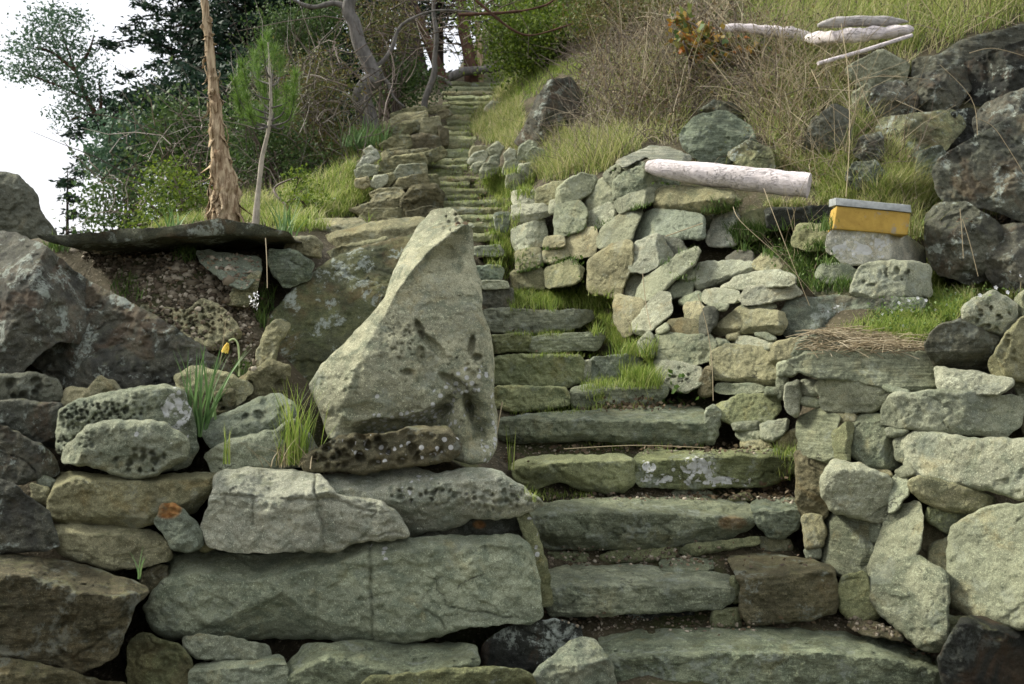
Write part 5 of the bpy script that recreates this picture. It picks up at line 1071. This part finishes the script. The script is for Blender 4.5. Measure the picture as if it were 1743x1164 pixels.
pa = upath([(1375, 66, za - .1), (1430, 62, zb), (1500, 56, zb), (1555, 50, zb)], 40); wood('driftwood_log', 'right of the two weathered white logs high on the bank, cracked', pa, np.interp(np.linspace(0, 1, 40), [0, .1, .5, .9, 1], [.03, .06, .062, .05, .02]), 'drift', 'log', noise=.03)
pa = upath([(1392, 43, zb), (1450, 36, zb), (1545, 37, zb + .1)], 30); wood('driftwood_board', 'thin grey board lying behind the right weathered log', pa, np.interp(np.linspace(0, 1, 30), [0, .3, .8, 1], [.015, .05, .045, .01]), 'driftg', 'board', noise=.01)
pa = upath([(1392, 108, zb - .5), (1470, 86, zb - .4), (1552, 60, zb - .25)], 20); wood('driftwood_stick', 'straight pale stick slanting below the right weathered log', pa, .017, 'drift', 'stick', k=8, noise=.004)
pa = upath([(764, 133, 18.6), (790, 122, 18.7), (830, 118, 18.8), (870, 111, 18.9)], 24); wood('fallen_log', 'grey fallen log lying across the top of the path', pa, np.interp(np.linspace(0, 1, 24), [0, .1, 1], [.05, .09, .06]), 'bark', 'log')
pa = upath([(702, 128, 17.2), (730, 127, 17.2), (755, 135, 17.2), (768, 146, 17.2)], 20); wood('fallen_branch', 'crooked grey branch left of the log at the top of the path', pa, .035, 'bark', 'branch')
# yellow box with grey lid
import bmesh
def prism(name, corners, mat, parent, org, bev=.006):
    bm = bmesh.new(); vs = [bm.verts.new(Vector(c - org)) for c in corners]
    for f in ((0, 1, 2, 3), (7, 6, 5, 4), (0, 4, 5, 1), (1, 5, 6, 2), (2, 6, 7, 3), (3, 7, 4, 0)): bm.faces.new([vs[i] for i in f])
    bmesh.ops.recalc_face_normals(bm, faces=bm.faces)
    bmesh.ops.bevel(bm, geom=list(bm.edges), offset=bev, segments=2, affect='EDGES', profile=.6)
    bmesh.ops.subdivide_edges(bm, edges=[e for e in bm.edges if e.calc_length() > .05], cuts=6, use_grid_fill=True)
    for vv in bm.verts: vv.co += Vector(np.stack([perlin(np.array([np.array(vv.co) * 25 + k * 7])) for k in range(3)], 1)[0] * .004)
    me = bpy.data.meshes.new(name); bm.to_mesh(me); bm.free(); me.materials.append(mat); o = bpy.data.objects.new(name, me); COL.objects.link(o)
    me.polygons.foreach_set('use_smooth', [True] * len(me.polygons))
    if parent: o.parent = parent
    return o
s = NT('worn_yellow_paint'); nn = s.noise(9, 7, .7, None, .4); c = s.mix(s.ramp(nn, .3, .7), (.34, .22, .05), (.47, .315, .07))
c = s.mix(s.ramp(s.noise(6, 8, .75), .54, .60, 0, .85), c, (.27, .25, .20)); c = s.mix(s.ramp(s.noise(60, 4, .7), .62, .68), c, (.25, .14, .03)); YEL = s.done(c, s.bump(s.noise(40, 6, .7), .5, .006))
LID = simple('grey_lid', (.34, .36, .35), .3, 20, bump=.4)
Zb = 5.86; bl, br = P(1418, 389, Zb), P(1545, 400, Zb - .05); tl, tr = P(1424, 350, Zb), P(1550, 362, Zb - .05)
dp = np.array([.03, .20, .0]); org = (bl + br) / 2
yb = empty('yellow_box', org); tag(yb, 'yellow painted box with a grey top, sitting on the white crusted stone', 'box')
prism('box_body', [bl, br, br + dp, bl + dp, tl, tr, tr + dp, tl + dp], YEL, yb, org)
l1, l2 = P(1422, 349, Zb - .012), P(1552, 361.5, Zb - .062); up = np.array([0, 0, .045]); dp2 = np.array([.03, .22, .02])
prism('box_lid', [l1, l2, l2 + dp2, l1 + dp2, l1 + up + [.004, .012, 0], l2 + up + [0, .012, 0], l2 + dp2 + up, l1 + dp2 + up], LID, yb, org, .003)
clump('box_weeds', 'green weeds growing against the left end of the yellow box', 'plant', 'weed', 1408, 392, 5.95, 60, .12, .006, .04, .6, .5)
clump('box_grass', 'dry grass arching at the right end of the yellow box', 'plant', 'pale', 1556, 402, 6.0, 70, .20, .005, .05, .9, .6)
# single dry stalks one can point at
ST = [('tall upright pale stalk between the blue grey rock and the yellow box', [(1440, 335, 6.7), (1446, 240, 6.8), (1444, 130, 6.9), (1432, 40, 7.0)], .005),
      ('thin stalk leaning left above the dark boulder at the right', [(1672, 350, 5.9), (1665, 250, 6), (1655, 170, 6), (1600, 110, 6)], .003),
      ('bent dry stalk standing in front of the long diagonal stone', [(1108, 560, 5.75), (1100, 520, 5.85), (1094, 466, 5.9)], .004),
      ('thin brown stalk in front of the cool grey rounded block', [(1214, 682, 5.2), (1212, 620, 5.25), (1204, 560, 5.3), (1188, 500, 5.3)], .003),
      ('long straw leaning across the weeds above the layered stones', [(1385, 500, 5.7), (1330, 440, 5.7), (1262, 378, 5.8), (1248, 352, 5.9)], .003),
      ('second straw leaning across the weeds, nearer the yellow box', [(1378, 520, 5.5), (1350, 450, 5.5), (1315, 360, 5.6), (1300, 320, 5.7)], .003),
      ('short pale stick lying against the dark stone with one pale end', [(1133, 402, 6.6), (1196, 380, 6.6)], .006),
      ('long straight stalk slanting over the wide pale outcrop', [(1315, 215, 7.6), (1250, 150, 7.6), (1205, 95, 7.7)], .005),
      ('pale upright straw beside the standing stone and fifth step', [(845, 740, 4.5), (850, 712, 4.5), (855, 684, 4.5)], .005),
      ('thin pale twig lying along the foot of the fifth step', [(960, 764, 5.15), (1080, 758, 5.2), (1200, 762, 5.2)], .004),
      ('arching pale twig over the dark cliff rock', [(1743, 95, 6.3), (1690, 82, 6.3), (1650, 90, 6.3)], .004),
      ('curved grey twig over the lichen spotted boulder', [(1743, 296, 5.6), (1715, 250, 5.6), (1690, 215, 5.6), (1660, 200, 5.6)], .003),
      ('yellow straw rising from the dark upper ledge', [(1640, 55, 7), (1700, 20, 7), (1760, -30, 7)], .004),
      ('thin upright straw at the dark boulder right of the box', [(1640, 440, 5.5), (1637, 390, 5.5), (1634, 355, 5.5)], .003),
      ('thin straw slanting down the flat grey boulder', [(1665, 470, 5.5), (1650, 410, 5.5), (1638, 372, 5.5)], .003),
      ('slender stem standing in the dirt by the banded grey stone', [(455, 490, 5.0), (454, 440, 5.05), (452, 405, 5.1)], .004),
      ('slender dry stem rising above the bent daffodil', [(374, 622, 4.8), (380, 580, 4.8), (384, 545, 4.8)], .003)]
for lb, l, r_ in ST:
    pa = upath(l, 14); v, f = tube(pa, r_ * .62, 5, cap=False); tag(mesh_obj('dry_stalk', v, f, M['straw'], None, pa[0]), lb, 'stalk', 'single dry stalks')
# bent daffodil
dz = 4.5; bp = P(407, 640, dz); dd = empty('daffodil', bp); tag(dd, 'wilted yellow daffodil with a bent stem on the brown rocks', 'flower')
pa = upath([(407, 640, dz), (407, 610, dz), (405, 586, dz), (398, 577, dz), (390, 580, dz)], 20); v, f = tube(pa, .0042, 7); mesh_obj('stem', v, f, simple('flower_stem', (.42, .50, .24), .2), dd, bp)
YP = leafmat('yellow_petal', [(.75, .50, .06), (.85, .65, .12)], .3)
fc = P(388, 584, dz); pr = []
for k in range(6):
    a_ = k * math.pi / 3; d = np.array([math.cos(a_) * .35 - .35, math.sin(a_) * .35, -1.]); d /= np.linalg.norm(d); t = np.linspace(0, 1, 5)[:, None]
    c_ = fc + d * .05 * t; sd = np.cross(d, [math.cos(a_), math.sin(a_), .2]); sd /= np.linalg.norm(sd); w_ = np.array([.004, .009, .011, .008, .001])[:, None]
    pv = np.stack([c_ - sd * w_, c_ + sd * w_], 1).reshape(-1, 3); pr.append((pv, np.array([[2 * i, 2 * i + 1, 2 * i + 3, 2 * i + 2] for i in range(4)])))
v, f = join(pr); mesh_obj('petals', v, f, YP, dd, bp)
v, f = tube(np.array([fc, fc + [-.012, 0, -.02], fc + [-.018, 0, -.04]]), [.006, .010, .013], 8); mesh_obj('trumpet', v, f, YP, dd, bp)
# small white flowers
WP = simple('white_petal', (.82, .82, .80), .05, 30)
fl = [(1545, 512), (1532, 528), (1528, 516), (1536, 556), (1516, 532), (1574, 512), (1582, 520), (1610, 520), (1625, 500), (1655, 494), (1692, 492), (1500, 535), (1560, 508), (1604, 500), (1665, 505), (1712, 500), (1735, 470), (1718, 462), (1550, 530), (1590, 528)]
for k, (u, v_) in enumerate(fl):
    h = cast(u, v_ + 6); c0 = np.array(h) + [0, -.015, .022]; pr = []
    for i in range(5):
        a_ = i * 1.3 + k; d = np.array([math.cos(a_), -.3 + .3 * math.sin(a_), math.sin(a_)]); s_ = np.array([-math.sin(a_), 0, math.cos(a_)]); pr.append((np.array([c0, c0 + d * .007 - s_ * .004, c0 + d * .010, c0 + d * .007 + s_ * .004]), np.array([[0, 1, 2, 3]])))
    v, f = join(pr)
    tag(mesh_obj('white_flower', v, f, WP, None, c0, smooth=False), 'tiny white flower in the green patch below the dark boulders', 'flower', 'tiny white flowers of the green patch')
for k, (u, v_) in enumerate([(437, 505), (430, 512), (434, 520)]):
    c0 = P(u, v_, 4.95); a_ = rs.uniform(0, 6, 12); r3 = rs.normal(size=(14, 3)) * .008 + c0; v, f = leaves(r3, .014, rs, .8)
    tag(mesh_obj('white_blossom', v, f, WP, None, c0, smooth=False), 'little white blossom beside the brown leaning slab', 'flower', 'white blossoms in the dirt bank')
# ------------------------------------------------------------------ trees and shrubs
def limbs(paths, rads, k=8, noise=.01): return join([tube(smooth_path(p, max(8, len(p) * 5)), np.interp(np.linspace(0, 1, max(8, len(p) * 5)), np.linspace(0, 1, len(r)), r), k, noise, 5, cap=False) for p, r in zip(paths, rads)])
def tree(name, label, cat, base, trunk_paths, rads, bark, crown=None, leafm=None, group=None, twigl=None, extra=()):
    t = empty(name, base); tag(t, label, cat, group)
    v, f = limbs(trunk_paths, rads); mesh_obj('trunk', v, f, M[bark], t, base)
    if crown is not None: mesh_obj('crown', crown[0], crown[1], M[leafm], t, base, smooth=False)
    return t
def clumps(cs, rad, n, size, aspect=.5, flat=0., zs=.6, droop=0.):
    cs = np.array(cs); per = max(1, n // len(cs)); rad = np.broadcast_to(rad, len(cs))
    q = np.repeat(cs, per, 0) + rs.normal(size=(len(cs) * per, 3)) * np.repeat(rad, per)[:, None] * np.array([.55, .55, .55 * zs])
    return leaves(q, size, rs, aspect, flat, droop)
def fir(base, H, Rad, seed, n, z0=.08, size=.12, layers=26, sparse=.0):
    r0 = np.random.RandomState(seed); base = np.array(base, float); paths = [[base, base + [0, 0, H * .5], base + [0, 0, H]]]; rads = [[H * .018, H * .012, .01]]; cs = []; rr = []
    for k in range(layers):
        t = z0 + (1 - z0) * k / layers; nb = 5
        for j in range(nb):
            if r0.uniform() < sparse: continue
            a_ = r0.uniform(0, 2 * np.pi); L = Rad * (1 - t) ** .75 * r0.uniform(.55, 1.15) + .1; z = base[2] + H * (t + r0.uniform(-.015, .015)); d = np.array([math.cos(a_), math.sin(a_), 0])
            p0 = base + [0, 0, z - base[2]]; p1 = p0 + d * L * .6 + [0, 0, .05 * L]; p2 = p0 + d * L + [0, 0, -.12 * L]
            paths.append([p0, p1, p2]); rads.append([.03 + .008 * L, .02, .006])
            for q in np.linspace(.25, 1, max(3, int(L * 2.6))): cs.append(p0 * (1 - q) + p2 * q + [0, 0, .10 * L * math.sin(q * 3)] + np.array([-d[1], d[0], 0]) * r0.normal() * .16 * L * q); rr.append(.16 + .10 * L * (1.1 - q))
    return paths, rads, clumps(cs, rr, n, size, .34, .55, .35, .15)
def Pg(u, v, z):      # point on the ground below a pixel column
    p = P(u, v, z); return np.array([p[0], p[1], gh(p[0], p[1]) - .05])
def firtree(lb, u, z, vtop, Rad, seed, n, size=.15, z0=.05, sparse=0., layers=26):
    b_ = Pg(u, 300, z); H = P(u, vtop, z)[2] - b_[2]; p_, r_, c_ = fir(b_, H, Rad, seed, n, z0, size, layers, sparse); tree('fir_tree', lb, 'tree', b_, p_, r_, 'barkd', c_, 'fir', 'dark firs behind the stairway')
firtree('tall dark fir at the left of the wood, its boughs ragged against the sky', 330, 21, -330, 2.5, 1, 34000, .14, .06, .10)
firtree('second dark fir from the left, behind the peeling trunk', 430, 19.5, -300, 2.5, 2, 32000, .14, .05)
firtree('dark fir right behind the young pine', 530, 20.5, -320, 2.5, 3, 32000, .14, .05)
firtree('dark fir behind the curved grey tree', 640, 23, -330, 2.3, 4, 16000, .19, .08, .1)
firtree('thin crowned fir left of the sky gap at the head of the path', 745, 27, -420, 2.2, 5, 4200, .20, .30, .25)
firtree('dark fir right of the sky gap at the head of the path', 870, 25, -380, 2.6, 6, 11000, .2, .10)
firtree('little pointed fir standing alone low at the left skyline', 115, 26, 285, 1.0, 7, 1500, .16, .0, .1, 12)
# madrone at the left against the sky
zz = 20; b_ = Pg(245, 380, zz)
pp_ = [[b_, P(215, 300, zz), P(186, 226, zz), P(170, 205, zz), P(150, 170, zz), P(128, 120, zz), P(110, 70, zz), P(100, 40, zz)], [P(186, 226, zz), P(160, 218, zz), P(138, 200, zz), P(118, 205, zz)], [P(150, 170, zz), P(110, 150, zz), P(70, 135, zz), P(30, 120, zz)], [P(128, 120, zz), P(90, 90, zz), P(60, 80, zz)], [P(128, 120, zz), P(150, 90, zz), P(160, 60, zz)], [P(170, 205, zz), P(172, 170, zz), P(168, 140, zz)]]
cs = [P(u, v, zz + rs.uniform(-.6, .6)) for u, v in [(75, 25), (95, 20), (115, 25), (130, 35), (60, 40), (90, 45), (115, 50), (70, 60), (50, 65), (40, 80), (95, 65), (120, 70), (30, 90), (22, 112), (55, 100), (80, 110), (100, 95), (145, 85), (160, 100), (130, 100), (115, 115), (75, 130), (95, 135), (120, 140), (140, 130), (165, 130), (115, 160), (130, 155), (150, 150), (175, 165), (115, 185), (110, 205), (130, 195), (140, 180), (60, 125), (35, 130), (85, 80), (160, 185)]]
tree('madrone_tree', 'airy grey green broadleaf tree leaning out against the white sky at the left', 'tree', b_, pp_, [[.11, .10, .08, .06, .045, .03, .02, .01], [.03, .025, .02, .01], [.03, .025, .015, .008], [.04, .03, .015], [.04, .03, .015], [.04, .03, .015]], 'barkr', clumps(cs, .36, 5200, .09, .45, .2, .6), 'madrone')
# shrubs at the left
def shrub(name, lb, cat, mat, cs, rad, n, size, group=None, base=None, bark='twigd', nst=10, L=.9, aspect=.5):
    cs = np.array(cs); b_ = np.array(base) if base is not None else np.array([cs[:, 0].mean(), cs[:, 1].mean(), gh(cs[:, 0].mean(), cs[:, 1].mean())])
    pth = []; rd = []
    for k in range(nst):
        c_ = cs[k % len(cs)]; mid = (b_ + c_) / 2 + rs.normal(size=3) * .12; pth.append([b_ + rs.normal(size=3) * [.15, .15, 0], mid, c_]); rd.append([.02, .013, .005])
    t = empty(name, b_); tag(t, lb, cat, group); v, f = limbs(pth, rd, 5, .0); mesh_obj('stems', v, f, M[bark], t, b_)
    v, f = clumps(cs, rad, n, size, aspect); mesh_obj('foliage', v, f, M[mat], t, b_, smooth=False); return t
def pc(l, z, jz=.4): return [P(u, v, z + rs.uniform(-jz, jz)) for u, v in l]
shrub('shrub', 'blue green bushy shrub under the madrone at the left skyline', 'shrub', 'madrone', pc([(190, 230), (210, 215), (235, 230), (180, 255), (205, 260), (235, 265), (180, 285), (210, 290), (240, 300), (260, 240), (265, 275)], 17), .42, 3600, .10)
shrub('shrub', 'lower dark shrub with bare twigs above the left part of the ledge slab', 'shrub', 'bush', pc([(170, 330), (195, 320), (225, 330), (160, 365), (190, 360), (220, 370), (250, 330), (255, 365), (285, 350), (230, 395), (180, 392)], 14), .36, 2300, .075)
shrub('shrub', 'yellow green shrub left of the peeling trunk', 'shrub', 'lime', pc([(270, 320), (290, 290), (310, 310), (330, 330), (300, 345), (270, 360), (320, 365), (345, 350), (250, 380), (290, 385)], 11), .26, 3200, .045)
shrub('shrub', 'mid green shrub between the fir and the peeling trunk', 'shrub', 'bush', pc([(280, 200), (310, 190), (335, 220), (290, 240), (320, 255), (345, 270), (270, 270), (400, 230), (410, 270)], 15), .5, 3400, .09)
shrub('shrub', 'low yellow green bush right of the young pine trunk', 'shrub', 'lime', pc([(510, 300), (520, 320), (505, 335), (530, 340), (515, 350)], 9), .14, 900, .035)
shrub('shrub', 'dark evergreen bush behind the bend of the curved grey tree', 'shrub', 'bush', pc([(660, 110), (675, 125), (690, 140), (665, 150), (685, 165), (700, 120), (655, 175), (710, 150), (640, 185)], 15.5), .42, 4200, .06)
shrub('shrub', 'bright yellow green tree crown above the top of the path at the right', 'shrub', 'lime', pc([(840, 20), (870, 10), (900, 20), (930, 10), (960, 20), (850, 50), (880, 60), (910, 50), (940, 60), (970, 50), (860, 85), (890, 95), (920, 90), (950, 95), (905, 115), (930, 120), (875, 105), (820, 10), (985, 20), (945, -10), (880, -15), (960, 75)], 15, .7), .48, 15000, .06, base=Pg(935, 120, 15), bark='barkr')
shrub('shrub', 'olive green bush above the thicket at the top centre', 'shrub', 'oliveleaf', pc([(1000, 10), (1030, 0), (1060, 20), (1090, 0), (1010, 40), (1045, 50), (1120, 20), (1150, 10), (1080, 45), (1000, -20), (1180, -10)], 13.4, .5), .42, 5000, .05)
shrub('oregon_grape', 'leafy bush with orange and green leaves left of the white logs', 'shrub', 'redleaf', pc([(1160, 35), (1175, 50), (1165, 75), (1195, 60), (1190, 85), (1215, 75), (1240, 90), (1265, 95), (1215, 100), (1290, 85), (1240, 70)], 9.7, .2), .13, 520, .08, aspect=.75, bark='twigd')
shrub('shrub', 'dark green holly like mass filling the wood edge behind the peeling trunk', 'shrub', 'fir', pc([(300, 160), (340, 170), (380, 180), (420, 150), (460, 160), (400, 210), (450, 210), (360, 230), (500, 170), (540, 200), (320, 210), (480, 240), (430, 250)], 17, .6), .62, 12000, .11)
for lb, l, z, n_ in (('olive brown thicket bush left of the curved grey tree', [(500, 150), (530, 120), (560, 150), (520, 190), (550, 210), (500, 230), (570, 240), (530, 260)], 13, 7500), ('olive thicket bush behind the young pine', [(420, 200), (450, 220), (480, 250), (430, 270), (470, 290), (500, 290), (540, 300)], 12, 6000), ('high olive bush left of the top of the curved tree', [(480, 40), (510, 60), (540, 40), (500, 90), (540, 90), (560, 20), (470, 90)], 15, 8500), ('russet twiggy bush right of the curved grey tree', [(630, 30), (650, 50), (640, 80), (670, 30), (690, 60), (660, 10)], 15, 3000)):
    shrub('shrub', lb, 'shrub', 'bush' if 'behind' in lb or 'high' in lb else 'oliveleaf', pc(l, z), .46, n_, .05, nst=14)
# bare twigs in the left thicket
def airtwigs(name, lb, mat, poly, n, z, L, r_, up=.5):
    poly = np.array(reg(poly)); q = rs.uniform(poly.min(0), poly.max(0), (n * 3, 2)); q = q[inside(q, poly)][:n]; pts = np.array([P(u, v, z + rs.uniform(-1, 1)) for u, v in q])
    v, f = twigs(pts, L, r_, rs, .6, 1., up=up); o = mesh_obj(name, v, f, M[mat], smooth=False); tag(o, lb, 'thicket', None, 'stuff')
airtwigs('left_thicket', 'bare grey brown twigs of the thicket left of the far steps', 'twigl', '390,160 460,120 600,130 640,210 600,330 420,350', 200, 12.2, .8, .007, .8)
airtwigs('left_dark_thicket', 'dark bare twigs behind the left thicket', 'twigd', '160,250 400,150 640,60 700,120 620,300 300,380 170,380', 300, 13, .9, .008, .6)
airtwigs('high_twigs', 'bare brown branches overhead between curved tree and path head', 'twigd', '560,-20 860,-20 860,60 700,100 620,100', 170, 14.5, .9, .009, .1)
# curved grey tree
zz = 13; b_ = Pg(636, 215, zz); tree('curved_tree', 'bare grey tree with a sharply bent trunk left of the steps', 'tree', b_, [[b_, P(634, 225, zz), P(626, 195, zz), P(616, 168, zz), P(622, 148, zz), P(640, 132, zz), P(630, 112, zz), P(612, 75, zz), P(603, 40, zz), P(592, 15, zz), P(600, -20, zz), P(590, -90, zz)],
   [P(634, 118, zz), P(652, 104, zz), P(668, 80, zz), P(678, 50, zz), P(700, 32, zz), P(740, 18, zz), P(800, 20, zz), P(850, 30, zz)], [P(645, 128, zz), P(660, 142, zz), P(670, 165, zz), P(688, 182, zz)], [P(592, 15, zz), P(570, 5, zz), P(530, 12, zz), P(490, -5, zz)], [P(600, -20, zz), P(640, -15, zz), P(700, -30, zz)]],
   [[.11, .11, .11, .13, .12, .11, .10, .09, .085, .085, .08, .05], [.045, .035, .028, .022, .018, .014, .01, .006], [.035, .03, .02, .015], [.05, .04, .03, .01], [.06, .04, .01]], 'bark')
for lb, l, r_, bk in (('thick dark trunk left of the sky gap', [(712, 135), (705, 90), (697, 40), (700, -40), (700, -120)], [.22, .18, .16, .15, .1], 'barkd'), ('dark forked trunk behind the thick one', [(690, 130), (685, 80), (690, 30), (680, -60)], [.14, .12, .10, .08], 'barkd'),
      ('leaning reddish trunk in the middle of the sky gap', [(752, 135), (742, 105), (728, 70), (716, 40), (700, -10)], [.12, .10, .09, .08, .05], 'barkr'), ('reddish brown trunk right of the sky gap', [(803, 118), (796, 80), (788, 40), (780, -60)], [.15, .12, .11, .08], 'barkr'),
      ('slim tan trunk at the right above the fallen log', [(817, 116), (815, 70), (812, 40), (810, -40)], [.07, .055, .05, .04], 'peel'), ('thin crooked pale sapling in front of the sky gap', [(723, 172), (738, 130), (740, 100), (743, 60), (738, 20), (742, -40)], [.05, .045, .04, .035, .03, .02], 'bark')):
    zz = 14.2 if 'sapling' in lb else 19; b_ = Pg(l[0][0], l[0][1], zz); tree('tree', lb, 'tree', b_, [[b_] + [P(u, v, zz) for u, v in l]], [[r_[0]] + r_], bk, group='trunks at the head of the path')
for lb, l in (('long red brown bough arching through the bright shrub', [(810, 0), (845, 30), (875, 52), (905, 60), (945, 50), (975, 40)]), ('pale bare bough above the red brown one', [(780, 25), (850, 22), (890, 18), (930, 8), (950, -8)])):
    pa = upath([(u, v, 12.9) for u, v in l], 24); v, f = tube(pa, np.linspace(.022, .008, 24), 6, .012, 6); tag(mesh_obj('bough', v, f, M['barkr' if 'red' in lb else 'bark'], None, pa[0]), lb, 'branch')
# peeling trunk
zz = 6.55; b_ = P(382, 385, zz); cl = [(382, 392), (382, 372), (383, 340), (380, 300), (374, 250), (368, 190), (362, 130), (356, 70), (347, 0), (340, -70)]
wd = [25, 25, 23, 19, 14, 10, 8.5, 7.2, 6, 5]
t = empty('peeling_tree', b_); tag(t, 'bare tan trunk with peeling bark rising behind the ledge slab', 'tree')
pa = smooth_path([P(u, v, zz) for u, v in cl], 110); ra = np.interp(np.linspace(0, 1, 110), np.linspace(0, 1, 10), np.array(wd) * zz / F)
v, f = tube(pa, ra, 28, 0); dn = (fbm(v * np.array([30, 30, 7]), 4) * .022 + perlin(v * 14) * .014); ctr = pa[np.clip(np.arange(len(v)) // 28, 0, 109)]; v = v + (v - ctr) * (dn / .05)[:, None]
mesh_obj('trunk', v, f, M['peel'], t, b_)
for k in range(90):
    q = rs.uniform(.02, .9) ** 1.4; i = int(q * 108); a_ = rs.uniform(math.pi * .9, math.pi * 2.1); L = rs.uniform(.06, .22) * (1.2 - q); w_ = rs.uniform(.008, .026) * (1.1 - q * .6); d = np.array([math.cos(a_), math.sin(a_), 0]); sd = np.array([-d[1], d[0], 0]); rows = []
    curl = rs.uniform(.2, 1.1)
    for m_ in range(7):
        s_ = m_ / 6; c_ = pa[i] + d * (ra[i] * 1.02 + curl * L * s_ ** 2 * .5 + .012 * math.sin(s_ * 5 + k)) + np.array([0, 0, -L * s_ * (1 - .25 * curl * s_)]) + sd * .012 * math.sin(s_ * 3 + k)
        ww = w_ * (1 - s_ ** 3 * .8) * (1 + .3 * math.sin(k + s_ * 9)); rows += [c_ - sd * ww + d * .004, c_ + sd * ww + d * .004 * math.cos(k)]
    v = np.array(rows); th_ = v + d * -.004; v = np.vstack([v, th_]); f = []
    for m_ in range(6): f += [[2 * m_, 2 * m_ + 1, 2 * m_ + 3, 2 * m_ + 2], [14 + 2 * m_, 14 + 2 * m_ + 2, 14 + 2 * m_ + 3, 14 + 2 * m_ + 1], [2 * m_, 2 * m_ + 2, 16 + 2 * m_, 14 + 2 * m_], [2 * m_ + 1, 15 + 2 * m_, 17 + 2 * m_, 2 * m_ + 3]]
    mesh_obj('bark_strip', v, np.array(f), M['peel2'] if k % 2 else M['peel'], t, b_)
# young pine
zz = 7.5; b_ = Pg(434, 372, zz); t = empty('young_pine', b_); tag(t, 'young pine with a slim pale trunk and bright green needles', 'tree')
trk = [b_, P(437, 355, zz), P(440, 320, zz), P(446, 270, zz), P(456, 225, zz), P(461, 190, zz), P(460, 140, zz), P(458, 100, zz), P(456, 72, zz)]
tips = [(456, 62), (432, 92), (480, 102), (503, 128), (398, 140), (412, 112), (468, 84), (440, 120), (488, 150), (420, 165), (404, 172), (500, 165), (442, 190), (478, 185), (425, 195), (490, 195), (450, 150), (470, 160), (410, 130), (446, 78)]
bp_ = []; br_ = []; nd = []
for k, (u, v_) in enumerate(tips):
    sv = min(215, v_ + 45 + rs.uniform(0, 25)); su = np.interp(sv, [72, 140, 190, 225], [456, 460, 461, 456]); z2 = zz + rs.uniform(-.3, .3); p0, p2 = P(su, sv, zz), P(u, v_, z2); p1 = (p0 + p2) / 2 + np.array([(p2[0] - p0[0]) * .25, 0, -.06])
    bp_.append([p0, p1, p2]); br_.append([.008, .006, .003]); c_ = smooth_path([p0, p1, p2], 26); tg = np.gradient(c_, axis=0); tg /= np.linalg.norm(tg, axis=1)[:, None]
    for i in range(15, 26):
        m_ = 26; d = tg[i] * .75 + rs.normal(size=(m_, 3)) * .6; d[:, 2] += .3; d /= np.linalg.norm(d, axis=1)[:, None]; L = rs.uniform(.05, .10, m_)[:, None]; sd = np.cross(d, rs.normal(size=(m_, 3))); sd /= np.linalg.norm(sd, axis=1)[:, None]; r0 = np.repeat(c_[i:i + 1], m_, 0)
        nd.append((np.stack([r0 - sd * .0012, r0 + sd * .0012, r0 + d * L + sd * .0006, r0 + d * L - sd * .0006], 1).reshape(-1, 3), np.arange(m_ * 4).reshape(-1, 4)))
v, f = limbs([trk], [[.028, .026, .022, .018, .015, .013, .011, .008, .005]], 8, .008); mesh_obj('trunk', v, f, M['pinebark'], t, b_)
v, f = limbs(bp_, br_, 5, 0); mesh_obj('branches', v, f, M['bark'], t, b_); v, f = join(nd); mesh_obj('needles', v, f, M['pine'], t, b_, smooth=False)
zz = 7.3; b_ = Pg(455, 375, zz)
